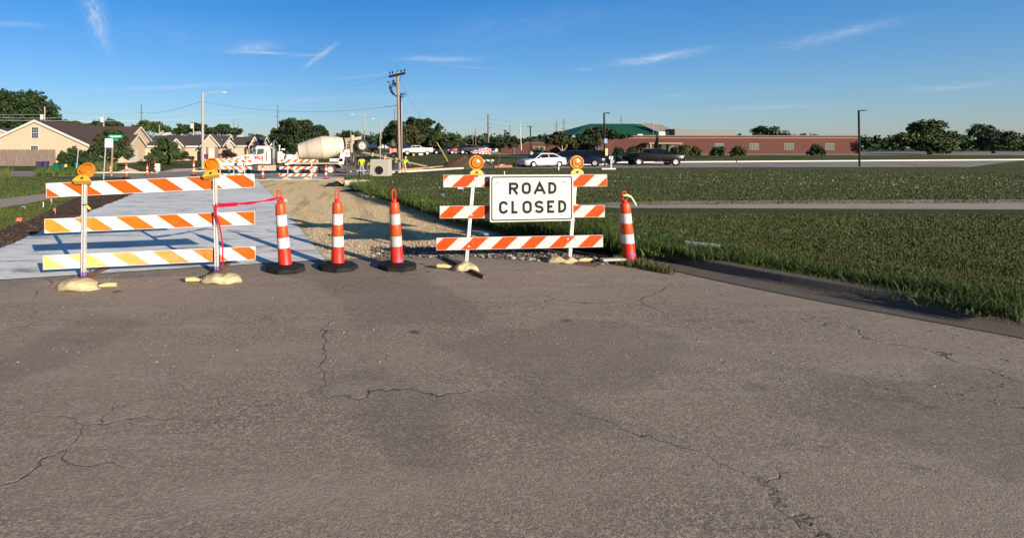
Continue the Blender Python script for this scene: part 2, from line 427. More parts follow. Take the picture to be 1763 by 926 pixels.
o = mb.build('kerb', M_kerb, smooth=40); o['kind'] = 'structure'
KB = [(p.x, p.y) for p in offs(KP, .185)]
KG = [(p.x, p.y) for p in offs(KP, -.35)]
# near road
near_edge = wpoly([(-120,489),(0,483),(280,465),(560,448),(800,440),(1000,446)])
sheet('road', [(-60,-30),(60,-30),(60,-5)]+KG[::-1]+near_edge[::-1]+[(-16,6.2),(-60,1)], .004, M_asph)
sheet('slab', wpoly([(-120,489),(0,483),(280,465),(560,448),(440,309),(288,309),(230,333),(0,428),(-120,478)]), .014, M_conc)
GR = wpoly([(560.5,447.8),(700,443),(800,440),(870,432),(885,402),(850,396),(770,378),(700,352),(640,336),(600,322),(590,309),(440.5,309)])
sheet('gravel_strip', GR, .008, M_grav)
# worn muddy ground between the gravel and the kerb
SR = wpoly([(800,440),(840,431),(860,398),(960,418),(1078,436),(1100,447),(1060,455),(1000,450),(900,446)])
sheet('soil_patch', SR, .0125, M_soil, jag=.05)
SL = wpoly([(-140,480),(0,429),(110,384),(230,334),(300,314),(288,309),(230,323),(130,340),(60,376),(0,398),(-140,440)])
sheet('soil_strip', SL, .016, M_soil, jag=.06)
LAWN_PX = [(592,309),(602,321),(640,336),(700,352),(770,377),(850,395),(960,416),(1050,428),(1074,433)]
LAWN = wpoly(LAWN_PX)+KB+[(60, 3.0),(60,50.5)]+wpoly([(1200,291),(1000,292.5),(870,292),(760,296),(650,302)])
sheet('lawn_slope', LAWN, .15, M_lawn, skirt=.2, jag=.0)
WALK = wpoly([(985,361),(1040,357),(1100,355),(1300,353),(1763,351),(1763,370),(1200,367.5),(1060,367)])
sheet('sidewalk', WALK, .156, M_walk)
sheet('path', wpoly([(-200,380),(0,343),(75,334),(170,326),(185,331),(100,341),(0,359),(-200,400)]), .01, M_walk)
ST = wpoly([(-400,304),(190,304.5),(235,309.2),(440,309.5),(592,309.5),(650,302),(760,296),(870,292),(845,288),(760,289.5),(620,290.5),(460,291),(330,296),(270,298),(-400,297)])
sheet('street', ST, .012, M_street)
sheet('street_kerb', wpoly([(470,305.5),(592,305.5),(592,309.5),(430,309.8)]), .03, M_kerbw, skirt=.04)
sheet('parking_lane', wpoly([(835,286.5),(1000,285.5),(1055,281),(1763,276)])+[(60,50.6)]+wpoly([(1200,291),(1000,292.6),(860,292)]), .02, M_street)
sheet('far_road', wpoly([(560,265.5),(800,264),(1300,262),(1763,261.5),(1763,267.5),(1300,267.5),(880,267.5),(560,268.5)]), .02, M_street)
sheet('driveway', wpoly([(270,298),(330,296),(345,290),(300,291)]), .03, mat('driveway_concrete', (.42,.30,.25), .85, var=.2))
def kerb_run(a, b, h=.14, w=.18, m=None, name='street_kerb'):
    mb = MB(); a, b = Vector(a), Vector(b); k = max(2, int((b-a).length/2)); d = (b-a)/k
    n = Vector((-d.y, d.x, 0)).normalized()*w/2; rr = []
    for i in range(k+1):
        p = a+d*i; z = float(G(p.x, p.y)); p.z = 0
        rr.append([p-n+Vector((0,0,z-.05)), p+n+Vector((0,0,z-.05)), p+n+Vector((0,0,z+h)), p-n+Vector((0,0,z+h))])
    mb.loft(rr); o = mb.build(name, m or M_kerbw); o['kind'] = 'structure'; return o
M_kerby = mat('yellowed_kerb', (.50,.40,.18), .8, var=.2)
kerb_run(W(158,298.5), W(272,298.2), m=M_kerby)
kerb_run(W(330,296), W(400,294), m=M_kerby)
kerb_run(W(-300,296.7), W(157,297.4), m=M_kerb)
kerb_run(W(655,299), W(798,291.5), h=.2, w=.5)
kerb_run(W(1055,281.0), W(1763,276), h=.16, w=.3)
kerb_run(W(860,285.8), W(1050,283.8), h=.16, w=.3)
kerb_run(W(300,294.5), W(345,289.5), h=.05, w=.6)
# hills
mb = MB(); xs = np.linspace(-2600, 2600, 90)
def hill_h(x, k):
    return 14+10*math.sin(x*.0021+k)+7*math.sin(x*.0057+2*k)+4*math.sin(x*.013+k)+2*math.sin(x*.041)
rows = [(1150, 0), (1280, .8), (1500, 1.35), (1750, 1.0)]
for y, kf in rows:
    for x in xs: mb.v.append((x, y+60*math.sin(x*.003), -2+(hill_h(x, 1.0)+random.uniform(-1.2, 1.2))*kf*1.05))
n = len(xs)
for j in range(3):
    for i in range(n-1): mb.f.append((j*n+i, j*n+i+1, (j+1)*n+i+1, (j+1)*n+i)); mb.mi.append(0)
def _hill(q, p, pos):
    c = q.mix(q.noise(q.mapping(pos, scale=(1,1,2)), .03, 6, .7), (.03, .055, .05), (.075, .115, .08))
    q.setin(p.inputs['Base Color'], c); p.inputs['Roughness'].default_value = 1; p.inputs['Specular IOR Level'].default_value = 0
    bump(q, p, q.noise(pos, .06, 5, .8), 1.0, 12)
o = mb.build('hills', worldmat('wooded_hills', _hill), smooth=60); o['kind'] = 'structure'

# ================================================================ GRASS and loose stones (uncountable)
def field(name, polypx, count, hmin, hmax, wfac, cols, lift=0.0, label='', lean=.5, cat='grass', exclude=None, patch=None):
    pp = np.array(polypx, float); lo, hi = pp.min(0), pp.max(0)
    pts = RNG.uniform(lo, hi, (count*4, 2)); pts = pts[inpoly(pts, polypx)]
    for e in (exclude or []): pts = pts[~inpoly(pts, e)]
    pts = pts[:count]; n = len(pts)
    X = np.zeros(n); Y = np.full(n, 20.0); Z = np.zeros(n)+lift
    for _ in range(40):
        d2 = np.minimum(F*(CH-Z)/np.maximum(pts[:,1]-CY, .5), 900); Y = .5*Y+.5*d2; X = (pts[:,0]-CX)/F*Y; Z = G(X, Y)+lift
    if patch is not None:
        pn = np.sin(X*1.1+2.3*np.sin(Y*.8))+np.sin(Y*1.7+1.9*np.sin(X*.6+1))+.8*np.sin(X*3.7+Y*2.9)+RNG.normal(0, .35, n)
        kp = pn > patch; X, Y, Z = X[kp], Y[kp], Z[kp]; n = len(X)
    h = RNG.uniform(hmin, hmax, n); w = wfac*Y/10*RNG.uniform(.6, 1.4, n)
    a = RNG.uniform(0, 2*np.pi, n); la = RNG.uniform(0, 2*np.pi, n); ln = RNG.uniform(0, lean, n)*h
    cl_ = np.sin(X*1.7+3*np.sin(Y*.9))*np.sin(Y*1.3+2*np.sin(X*.7)); h = h*(1+.35*cl_)
    V_ = np.zeros((n, 5, 3))
    for i, (f, s_) in enumerate(((0, -1), (0, 1))):
        V_[:, i, 0] = X+s_*np.cos(a)*w/2; V_[:, i, 1] = Y+s_*np.sin(a)*w/2; V_[:, i, 2] = Z-.01
    for i, s_ in ((2, 1), (3, -1)):
        V_[:, i, 0] = X+s_*np.cos(a)*w*.36+np.cos(la)*ln*.35; V_[:, i, 1] = Y+s_*np.sin(a)*w*.36+np.sin(la)*ln*.35; V_[:, i, 2] = Z+h*.55
    V_[:, 4, 0] = X+np.cos(la)*ln; V_[:, 4, 1] = Y+np.sin(la)*ln; V_[:, 4, 2] = Z+h*.97
    me = bpy.data.meshes.new(name); me.vertices.add(n*5); me.vertices.foreach_set('co', V_.reshape(-1))
    base = (np.arange(n)*5)[:, None]
    q4 = base+np.array([0, 1, 2, 3]); t3 = base+np.array([3, 2, 4])
    loops = np.concatenate([q4.reshape(-1), t3.reshape(-1)]); me.loops.add(len(loops)); me.loops.foreach_set('vertex_index', loops)
    me.polygons.add(2*n); me.polygons.foreach_set('loop_start', np.concatenate([np.arange(n)*4, n*4+np.arange(n)*3]))
    mi = RNG.integers(0, len(cols), n); me.polygons.foreach_set('material_index', np.concatenate([mi, mi]))
    for c in cols: me.materials.append(c)
    me.update(calc_edges=True); me.validate()
    o = bpy.data.objects.new(name, me); COL.objects.link(o); tag(o, label, cat, kind='stuff'); return o
def gm(name, c, r=.6): 
    m = mat(name, c, r, spec=.2, var=.55, vs=.9); return m
G1, G2, G3, G4, G5 = gm('blade_green', (.058,.080,.018)), gm('blade_dark', (.042,.062,.014)), gm('blade_olive', (.072,.082,.021)), gm('blade_straw', (.11,.10,.036)), gm('blade_lush', (.045,.085,.017))
GW = gm('clover_white', (.22,.23,.18))
WP = [(985,361),(1040,357),(1100,355),(1300,353),(1763,351),(1763,370),(1200,367.5),(1060,367)]
WPX = [(975,361),(1040,355.5),(1100,354),(1300,352),(1763,350),(1763,370.5),(1200,368),(1060,367.5)]
RL = [(650,303),(760,296),(870,293),(1200,292),(1763,297),(1763,535),(1600,515),(1450,489),(1300,461),(1200,440),(1150,429),(1078,424),(960,409),(850,388),(770,371),(700,346),(640,331),(602,316)]
field('grass', RL, 190000, .02, .045, .010, [G1,G2,G3,G1,G2,G3,G1,G2,G3,G4], .15, 'mown green and straw coloured grass of the slope right of the gravel', exclude=[WPX])
LL = [(-60,305),(60,304),(110,308),(240,312),(230,325),(185,331),(130,342),(60,376),(0,397),(-60,425)]
PP = [(-200,380),(0,343),(75,334),(170,326),(185,331),(100,341),(0,359),(-200,400)]
field('grass', LL, 30000, .02, .05, .010, [G1,G1,G3,G2], 0, 'green lawn grass left of the brown soil strip', exclude=[PP])
# ragged overgrown edges
field('weeds', [(596,309),(640,306),(650,326),(720,344),(800,372),(850,380),(850,397),(770,380),(700,355),(640,339),(604,325)], 9000, .1, .32, .016, [G5,G2,G1,G5,G3], .12, 'rough weeds along the ragged lawn edge beside the gravel', lean=.8)
field('weeds', [(840,380),(960,385),(1050,400),(1060,432),(960,418),(850,398)], 9000, .14, .38, .016, [G5,G2,G5,G1], .12, 'tall lush weeds behind the road closed barricade', lean=.9)
field('weeds', [(1050,396),(1100,402),(1200,422),(1300,446),(1450,474),(1763,520),(1763,552),(1450,499),(1300,471),(1200,450),(1150,439),(1078,434),(1050,430)], 26000, .06, .22, .013, [G5,G2,G5,G1,G2], .13, 'uncut grass hanging over the kerb on the right', lean=1.1, patch=-.35)
field('weeds', [(1050,400),(1100,406),(1200,426),(1300,450),(1450,478),(1763,524),(1763,556),(1450,503),(1300,475),(1200,454),(1150,443),(1078,438),(1050,434)], 5000, .05, .13, .045, [G5,G2,G2], .13, 'dark broad leaved weeds in clumps along the kerb', lean=1.4, patch=.3)
field('dry_grass', RL, 60000, .02, .045, .010, [G4,G3,G4], .15, 'patches of dry straw coloured turf in the right lawn', exclude=[WPX], patch=.9)
field('clover', [(690,303),(900,300),(1763,302),(1763,330),(1200,325),(900,335),(740,345),(660,325)], 2600, .05, .075, .016, [GW], .15, 'tiny pale clover flowers dotted over the right lawn', lean=.3, cat='clover', patch=.6)
field('weeds', [(1060,448),(1110,452),(1165,468),(1160,473),(1100,462),(1060,455)], 700, .03, .12, .012, [G4,G3,G4], 0.02, 'dry straw grass sprouting in the gutter by the kerb', lean=.9)
field('weeds', [(60,290),(130,290),(150,302),(60,305)], 1800, .15, .5, .03, [G1,G5,G2,G5], 0, 'leafy garden plants in front of the green and purple bins', lean=.7)
field('weeds', [(0,300),(18,300),(20,310),(0,312)], 160, .4, .95, .012, [G4,G3,G1], 0, 'clump of tall straw grass at the left lawn edge', lean=.5)
field('weeds', [(155,287),(200,286),(200,294),(155,296)], 700, .4, 1.0, .02, [G3,G4,G1], 0, 'pale ornamental grass below the dark shrubs', lean=.5)
def stones(name, polypx, count, smin, smax, mats, lift, label, jitter=0):
    pp = np.array(polypx, float); pts = RNG.uniform(pp.min(0), pp.max(0), (count*4, 2)); pts = pts[inpoly(pts, polypx)][:count]
    mb = MB()
    for px, py in pts:
        c = W(px, py, lift); s = random.uniform(smin, smax)*(1 if random.random() < .9 else 1.8); n = 6
        a0 = random.random()*6
        vs = [c+Vector((math.cos(a0+k*6.283/n)*s*random.uniform(.7,1.2), math.sin(a0+k*6.283/n)*s*random.uniform(.7,1.2), s*random.uniform(-.1,.35))) for k in range(n)]
        top = c+Vector((random.uniform(-.3,.3)*s, random.uniform(-.3,.3)*s, s*random.uniform(.55, .95)))
        mi = random.randrange(len(mats)); mb.add(vs+[top], [(k, (k+1) % n, n) for k in range(n)], mi)
    o = mb.build(name, mats, fix=False); return tag(o, label, 'stones', kind='stuff')
S1, S2, S3 = mat('stone_tan', (.55,.42,.26), .9, var=.3), mat('stone_grey', (.33,.30,.27), .9, var=.3), mat('stone_dark', (.12,.10,.085), .9, var=.3)
S4 = mat('earth_crumb', (.09,.06,.042), .95, var=.3)
stones('gravel_stones', [(562,446),(700,441),(800,438),(870,430),(880,402),(770,380),(700,356),(600,352),(478,352)], 9000, .006, .016, [S1,S1,S1,S2], .01, 'loose crushed stones on the gravel strip')
stones('gravel_stones', [(640,425),(800,424),(960,437),(1075,446),(1040,456),(900,448),(800,441),(640,446)], 2600, .010, .034, [S3,S4,S2,S3], .012, 'coarse broken rubble along the torn road edge')
stones('asphalt_grit', [(0,486),(560,450),(1050,458),(1200,480),(1763,590),(1763,700),(900,620),(0,640)], 1800, .003, .008, [S2,S3,S3], .004, 'scattered grit lying on the old asphalt')
stones('soil_crumbs', [(-20,430),(0,398),(60,376),(130,341),(230,327),(230,333),(0,429)], 700, .01, .022, [S4], .015, 'brown crumbs of earth on the soil strip left of the slab')
# ================================================================ NEAR WORK ZONE
def _reflective(name, c1, c2=None, fade=None, sc=.66):
    thr = sc
    m = bpy.data.materials.new(name); m.use_nodes = True; q = NG(m.node_tree); p = q.n['Principled BSDF']
    t = q.node('ShaderNodeTexCoord').outputs['Object']
    n = q.noise(t, 3, 5, .7); c = q.mix(n, c1, tuple(v*.86 for v in c1))
    if c2:
        sx = q.node('ShaderNodeSeparateXYZ', i_0=t).outputs[0]
        x0, x1 = fade
        f = q.ramp(q.m('ADD', q.m('DIVIDE', q.m('SUBTRACT', sx, x0), x1-x0), q.m('MULTIPLY', q.m('SUBTRACT', q.noise(t, 5, 5, .7), .5), .5)), (.2, 1.0), (.8, 0.0))
        c = q.mix(f, c, c2)
    sc = q.ramp(q.noise(q.mapping(t, scale=(1, 1, 3)), 14, 6, .8), (thr, 0.0), (thr+.06, .75))
    c = q.mix(sc, c, (.50, .40, .30) if c1[0]-c1[2] > .3 else (.26, .23, .20))
    q.setin(p.inputs['Base Color'], c); p.inputs['Roughness'].default_value = .5; p.inputs['Specular IOR Level'].default_value = .08
    bump(q, p, q.noise(t, 260, 2), .08, .002)
    return m
M_white = _reflective('white_sheeting', (.62, .62, .62))
M_oran = _reflective('orange_sheeting', (.50, .078, .005))
M_whiteShade = _reflective('shaded_scuffed_white_sheeting', (.44, .435, .44), sc=.585); M_oranW = _reflective('weathered_orange_sheeting', (.46, .052, .002), sc=.60)  # white dimmed to carry the shade of the turned boards; scuffs lie on top
M_oranF = _reflective('faded_orange_sheeting', (.50, .085, .006), (.58, .24, .03), (-1.0, 2.6))
M_oranFF = _reflective('bleached_orange_sheeting', (.52, .09, .007), (.66, .44, .15), (-.6, 3.8))
M_galv = mat('galvanised_steel', (.62,.61,.58), .45, .35, var=.2, vs=12, bump=.1, bs=90)
M_hole = mat('bolt_hole_dark', (.02,.02,.02), .9)
M_purple = mat('purple_paint', (.20,.13,.42), .6, var=.4, vs=20)
M_rust = mat('rusty_steel', (.10,.055,.035), .85, var=.5, vs=15, bump=.4)
M_lampy = mat('lamp_case_yellow', (.58,.33,.03), .5, var=.12, vs=8, coat=.2)
def _lens(name, col):
    m = bpy.data.materials.new(name); m.use_nodes = True; q = NG(m.node_tree); p = q.n['Principled BSDF']
    t = q.node('ShaderNodeTexCoord').outputs['Object']
    n = q.noise(t, 9, 4, .7); c = q.mix(n, tuple(v*.65 for v in col), tuple(min(1, v*1.3) for v in col))
    q.setin(p.inputs['Base Color'], c); p.inputs['Roughness'].default_value = .18; p.inputs['Coat Weight'].default_value = 1.0; p.inputs['Coat Roughness'].default_value = .05
    vo = q.node('ShaderNodeTexVoronoi', i_Vector=t, i_Scale=90.0).outputs[0]
    bump(q, p, vo, .3, .004); p.inputs['Subsurface Weight'].default_value = .25; p.inputs['Subsurface Radius'].default_value = (.05,.02,.005); return m
M_lens = _lens('amber_lens', (.60,.16,.004)); M_lensring = _lens('amber_lens_ring', (.60,.20,.008))

def stripes(mb, L, h, pitch, wd, shift, x0, y, mi, dirn=1):
    """slanted bands clipped to a board 0..L by -h..0"""
    k = -3
    while True:
        a = x0+k*pitch; k += 1
        if a > L+abs(shift): break
        # polygon corners top(z=0) a..a+wd ; bottom shifted
        pts = [(a, 0), (a+wd, 0), (a+wd+shift, -h), (a+shift, -h)]
        for X, s in ((.006, 1), (L-.006, -1)):
            q = []
            for i in range(len(pts)):
                p1, p2 = pts[i], pts[(i+1) % len(pts)]; i1, i2 = s*(p1[0]-X) >= 0, s*(p2[0]-X) >= 0
                if i1: q.append(p1)
                if i1 != i2:
                    t = (X-p1[0])/(p2[0]-p1[0]); q.append((X, p1[1]+t*(p2[1]-p1[1])))
            pts = q
            if len(pts) < 3: break
        if len(pts) >= 3:
            mb.poly([(px, y, pz*.95-.025*h) for px, pz in pts], mi)
def rail(parent, p0, p1, h, pitch, shift, x0, m_or, th=.03, wd=None, name='rail', bolts=(), m_wh=None):
    """striped board; p0,p1 = top corners relative to the parent"""
    p0, p1 = Vector(p0), Vector(p1); d = p1-p0; L = d.length; mb = MB()
    wd = wd or pitch/2
    mb.bx(0, L, -th/2, th/2, -h, 0, 0)
    stripes(mb, L, h, pitch, wd, shift, x0, -th/2-.0015, 1); stripes(mb, L, h, pitch, wd, shift, x0, th/2+.0015, 1)
    for bx_, bz in bolts: mb.disc((bx_, -th/2-.004, -bz), .013, (0,-1,0), 10, 2, .008)
    o = mb.build(name, [m_wh or M_white, m_or, M_galv], parent)
    o.location = p0; o.rotation_euler = (0, -math.atan2(d.z, math.hypot(d.x, d.y)), math.atan2(d.y, d.x)); return o
def post(parent, a, b, w=.05, painted=.0, name='post', holes=True):
    a, b = Vector(a), Vector(b); L = (b-a).length; mb = MB()
    z0 = 0
    if painted: mb.bx(-w/2-.001, w/2+.001, -w/2-.001, w/2+.001, 0, painted, 2); z0 = painted
    mb.bx(-w/2, w/2, -w/2, w/2, z0, L, 0)
    if holes:
        k = int(L/.0254)
        for i in range(1, k):
            for nrm in ((0,-1,0),):
                mb.disc((0, -w/2-.0015, i*.0254), .0092, nrm, 6, 1, .002)
    o = mb.build(name, [M_galv, M_hole, M_purple], parent); o.location = a
    o.rotation_mode = 'QUATERNION'; o.rotation_quaternion = Vector((0,0,1)).rotation_difference(b-a); return o
def flasher(parent, base, r=.12, tilt=0.0, roll=0.0, case_h=.1, dome=False, w=.25):
    """amber barricade lamp: ring, lens and battery case"""
    e = MB(); c = (0, 0, case_h+r*.94)
    e.lathe([(r*.80, .036), (r*.98, .036), (r*1.03, .0), (r*.98, -.036), (r*.80, -.036), (r*.76, 0)], c, (0,-1,0), 40, 0, cap=False)
    e.bar((0, 0, case_h-.01), (0, 0, case_h+r*.16), .07, .05, 0)
    o = e.build('warning_light', M_lensring, parent, smooth=40)
    l = MB(); l.lathe([(r*.80, .0), (r*.78, .022), (r*.62, .040), (r*.5, .038), (r*.3, .046), (.0005, .05)], c, (0,-1,0), 40)
    l.lathe([(r*.80, .0), (r*.78, .022), (r*.62, .040), (r*.3, .046), (.0005, .05)], c, (0,1,0), 40)
    l.build('lens', M_lens, o, smooth=50)
    k = MB()
    if dome: prof = [(-w/2, 0), (-w/2+.005, .03), (-w*.38, .062), (-w*.2, case_h), (w*.2, case_h), (w*.38, .062), (w/2-.005, .03), (w/2, 0)]
    else: prof = [(-w/2, 0), (-w/2, case_h*.5), (-w*.28, case_h), (w*.28, case_h), (w/2, case_h*.5), (w/2, 0)]
    k.extr([(x, -.045, z) for x, z in prof], (0, .09, 0), 0)
    k.bx(-.02, .022, -.049, -.0455, case_h*.25, case_h*.62, 1)
    k.build('battery_case', [M_lampy, M_hole], o, bevel=.008)
    o.location = base; o.rotation_euler = (R(-tilt), R(roll), 0); return o
# left barricade ------------------------------------------------------------
def AZ(px, py, s): return P(px, py, s)
BL = AZ(146, 482, 118); rootL = thing('barricade', 'long three rail striped barricade on the left with posts in front of the boards', 'barricade', (BL.x, BL.y, float(G(BL.x, BL.y))))
def rl(v): return v-rootL.location
b1 = Vector((BL.x, BL.y, 0)); sR = 112.5; b2 = P(374.5, 470, sR); b2.z = 0
t1 = P(147.5, 306, 118); t2 = P(371, 296.5, sR)
post(rootL, rl(b1+Vector((0,-.03,0.01))), rl(t1+Vector((0,-.03,0))), .055, .11); post(rootL, rl(b2+Vector((0,-.03,0.01))), rl(t2+Vector((0,-.03,0))), .055, .11)
dep = lambda px: 119.7+(px-77)/(438-77)*(111.0-119.7)
for (xa, ya, xb, yb, pitch, x0, mo) in ((77,316,437,300,.575,.21,M_oran), (74.5,377.5,438,364,.575,.385,M_oranF), (72,440.5,439,424.5,.575,.33,M_oranFF)):
    A_, B_ = P(xa, ya, dep(xa)), P(xb, yb, dep(xb)); o2 = Vector((0, .035, 0))
    rail(rootL, rl(A_+o2), rl(B_+o2), .205, pitch, .262, x0, mo, wd=.29)
for b in (b1, b2):
    mb = MB(); mb.bar(rl(b)+Vector((-.02,-.62,.035)), rl(b)+Vector((.04,.62,.035)), .06, .06); mb.build('foot', M_rust, rootL)
    mb = MB(); mb.box(rl(b)+Vector((.075, .03, .09)), (.08,.012,.06), 0, Matrix.Rotation(.5, 3, 'Y')); mb.bar(rl(b)+Vector((.03,.03,.03)), rl(b)+Vector((.12,.02,.12)), .03, .012); mb.build('bracket', M_rust, rootL)
flasher(rootL, rl(P(147.5,313.5,118))+Vector((0,-.10,.0)), .118, tilt=38, dome=True, case_h=.10)
flasher(rootL, rl(P(367,304.5,sR))+Vector((0,-.10,.0)), .115, tilt=32, roll=-9, dome=True, case_h=.10)
# yellow tag on the post
mb = MB(); mb.extr([(0,0,0),(.07,-.01,-.06),(.09,0,-.045),(.02,0,.02)], (0,.004,0), 0); mb.bar((-.03,0,.01),(.03,0,.01),.02,.012,1)
o = mb.build('tie_strap', [mat('yellow_strap',(.75,.55,.03),.5), M_hole], rootL); o.location = rl(P(150,353,118))+Vector((0,-.065,0))
# right barricade -----------------------------------------------------------
BR = P(802,453,103); rootR = thing('barricade', 'leaning three rail striped barricade on the right that carries the road closed sign', 'barricade', (BR.x, BR.y, 0))
def rr(v): return v-rootR.location
sR1, sR2 = 103.5, 101.5
def dr(px): return sR1+(px-802)/(985-802)*(sR2-sR1)
pa, pb = P(802.5,453,sR1), P(980,455.5,sR2)
for (q, tx, ty, s) in ((pa, 816, 297, sR1), (pb, 991, 295, sR2)):
    t = P(tx, ty, s); q2 = Vector((q.x, q.y, 0.005)); t2_ = Vector((t.x, q.y, t.z)); post(rootR, rr(q2), rr(t2_), .05)
bt = (( .10,.05), (.10,.15))
for i, (xa, ya, xb, yb, x0) in enumerate(((762,301,1042,300,.13), (756,354,1038,352.5,-.05), (750,408.5,1035,403.5,-.10))):
    A_, B_ = P(xa, ya, dr(xa)), P(xb, yb, dr(xb)); o2 = Vector((0, -.047, 0)); L = (B_-A_).length
    px1 = (804+(453-ya)*.094-xa)/dr(xa); px2 = (981+(456-ya)*.078-xa)/dr(xa)
    rail(rootR, rr(A_+o2), rr(B_+o2), .205, .505, -.215, x0+.22, M_oranW, wd=.255, m_wh=M_whiteShade, bolts=[(px1-.005,.055),(px1-.015,.15),(px2,.055),(px2-.012,.15)])
mb = MB(); mb.bar(rr(P(768,444,0+104)), rr(P(768,444,104))+Vector((.1,0,0)), .01); # replaced below
f1 = W(764,443,.03); f2 = W(834,477,.03); mb = MB(); mb.bar(rr(f1), rr(f2), .05, .05); mb.build('foot', M_rust, rootR)
f1 = W(950,449,.03); f2 = W(1028,456.5,.03); mb = MB(); mb.bar(rr(f1), rr(f2), .05, .05); mb.build('foot', M_rust, rootR)
flasher(rootR, rr(P(819,301,sR1))+Vector((0,-.02,0)), .122, case_h=.088, w=.215)
flasher(rootR, rr(P(991,300,sR2))+Vector((0,-.02,0)), .118, case_h=.088, w=.21)
mb = MB(); mb.bar((-.05,0,0),(.05,0,0),.012,.02); mb.extr([(.03,0,.01),(.10,0,-.02),(.09,0,-.045),(.02,0,-.015)], (0,.004,0))
o = mb.build('tie_strap', mat('yellow_strap',(.75,.55,.03),.5), rootR); o.location = rr(P(987,352,sR2))+Vector((0,-.035,0))
# the sign ----------------------------------------------------------------
sA, sB = P(841,301.5,104), P(983,300.5,101.5); sA.y -= .085; sB.y -= .085
Ls = (sB-sA).length; Hs = .77
sign = thing('road_sign', 'white rectangular sign with black border and the words ROAD CLOSED', 'road sign', (sA.x, sA.y, sA.z-Hs), math.atan2(sB.y-sA.y, sB.x-sA.x))
def rrect(x0, x1, z0, z1, r, n=5):
    q = []
    for cx_, cz_, a0 in ((x1-r, z1-r, 0), (x0+r, z1-r, 90), (x0+r, z0+r, 180), (x1-r, z0+r, 270)):
        for k in range(n+1): a = R(a0+90*k/n); q.append((cx_+r*math.cos(a), cz_+r*math.sin(a)))
    return q
M_sign = _reflective('sign_white', (.50,.495,.48)); M_black = mat('sign_black', (.006,.006,.008), .6, spec=.15)
mb = MB(); mb.extr([(x, -.002, z) for x, z in rrect(0, Ls, 0, Hs, .025)], (0, .004, 0)); mb.build('sign_panel', M_sign, sign)
mb = MB(); oa, ob = rrect(.022, Ls-.022, .022, Hs-.022, .04), rrect(.041, Ls-.041, .041, Hs-.041, .028); n = len(oa)
for i in range(n): j = (i+1) % n; mb.poly([(oa[i][0],-.0035,oa[i][1]), (oa[j][0],-.0035,oa[j][1]), (ob[j][0],-.0035,ob[j][1]), (ob[i][0],-.0035,ob[i][1])])
mb.build('border_line', M_black, sign)
for bx_ in (.135, Ls-.165):
    mb = MB(); mb.disc((bx_, -.006, Hs-.12), .016, (0,-1,0), 12, 0, .008); mb.disc((bx_, -.012, Hs-.12), .011, (0,-1,0), 8, 1, .008); mb.build('bolt', [M_galv, M_hole], sign)
def ribbon(mb, pts, w, y, closed=False, mi=0):
    pts = [Vector((a, 0, b)) for a, b in pts]; pts = [p for i, p in enumerate(pts) if i == 0 or (p-pts[i-1]).length > 1e-4]; n = len(pts); L_, R_ = [], []
    for i, p in enumerate(pts):
        a = pts[(i-1) % n] if closed or i > 0 else None; b = pts[(i+1) % n] if closed or i < n-1 else None
        d1 = (p-a).normalized() if a is not None else None; d2 = (b-p).normalized() if b is not None else None
        if d1 is None: d1 = d2
        if d2 is None: d2 = d1
        n1, n2 = Vector((-d1.z,0,d1.x)), Vector((-d2.z,0,d2.x)); m_ = (n1+n2)
        m_ = m_.normalized() if m_.length > 1e-4 else n1; k = min(1/max(m_.dot(n1), .35), 2.2)
        L_.append(p+m_*w/2*k); R_.append(p-m_*w/2*k)
    for i in range(n if closed else n-1):
        j = (i+1) % n; mb.poly([(L_[i].x,y,L_[i].z),(L_[j].x,y,L_[j].z),(R_[j].x,y,R_[j].z),(R_[i].x,y,R_[i].z)], mi)
def arc(cx_, cz_, rx, rz, a0, a1, n=10): return [(cx_+rx*math.cos(R(a0+(a1-a0)*k/n)), cz_+rz*math.sin(R(a0+(a1-a0)*k/n))) for k in range(n+1)]
def glyph(ch, w, h, t):
    """stroke paths of a traffic capital inside w by h"""
    e = t/2; W_, H_ = w-t, h-t; o = (e, e)
    r = min(W_*.5, H_*.32)
    if ch == 'O': p = [(arc(W_-r, H_-r, r, r, 0, 90, 7)+arc(r, H_-r, r, r, 90, 180, 7)+arc(r, r, r, r, 180, 270, 7)+arc(W_-r, r, r, r, 270, 360, 7), True)]
    elif ch == 'C': p = [(arc(W_-r, H_-r, r, r, 12, 90, 7)+arc(r, H_-r, r, r, 90, 180, 7)+arc(r, r, r, r, 180, 270, 7)+arc(W_-r, r, r, r, 270, 348, 7), False)]
    elif ch == 'D': r = min(W_*.8, H_*.42); p = [([(0,0),(0,H_)]+arc(W_-r, H_-r, r, r, 90, 0, 8)+arc(W_-r, r, r, r, 0, -90, 8), True)]
    elif ch == 'R': r = H_*.26; p = [([(0,-e),(0,H_)]+arc(W_-r, H_-r, r, r, 90, -90, 10)+[(0,H_-2*r)], False), ([(W_*.45,H_-2*r),(W_+e*.2,-e)], False)]
    elif ch == 'A': p = [([(-e*.6,-e),(W_/2,H_+e*.2),(W_+e*.6,-e)], False), ([(W_*.16,H_*.27),(W_*.84,H_*.27)], False)]
    elif ch == 'L': p = [([(0,H_+e),(0,0),(W_+e,0)], False)]
    elif ch == 'E': p = [([(W_+e,H_),(0,H_),(0,0),(W_+e,0)], False), ([(0,H_*.52),(W_*.88,H_*.52)], False)]
    elif ch == 'S':
        r2 = H_*.25; k = W_/2
        p = [(arc(k, H_-r2, k, r2, 15, 90, 6)+arc(k, H_-r2, k, r2, 90, 262, 9)+arc(k, r2, k, r2, 82, -90, 9)+arc(k, r2, k, r2, -90, -165, 6), False)]
    return [([(x+e, z+e) for x, z in q], c) for q, c in p]
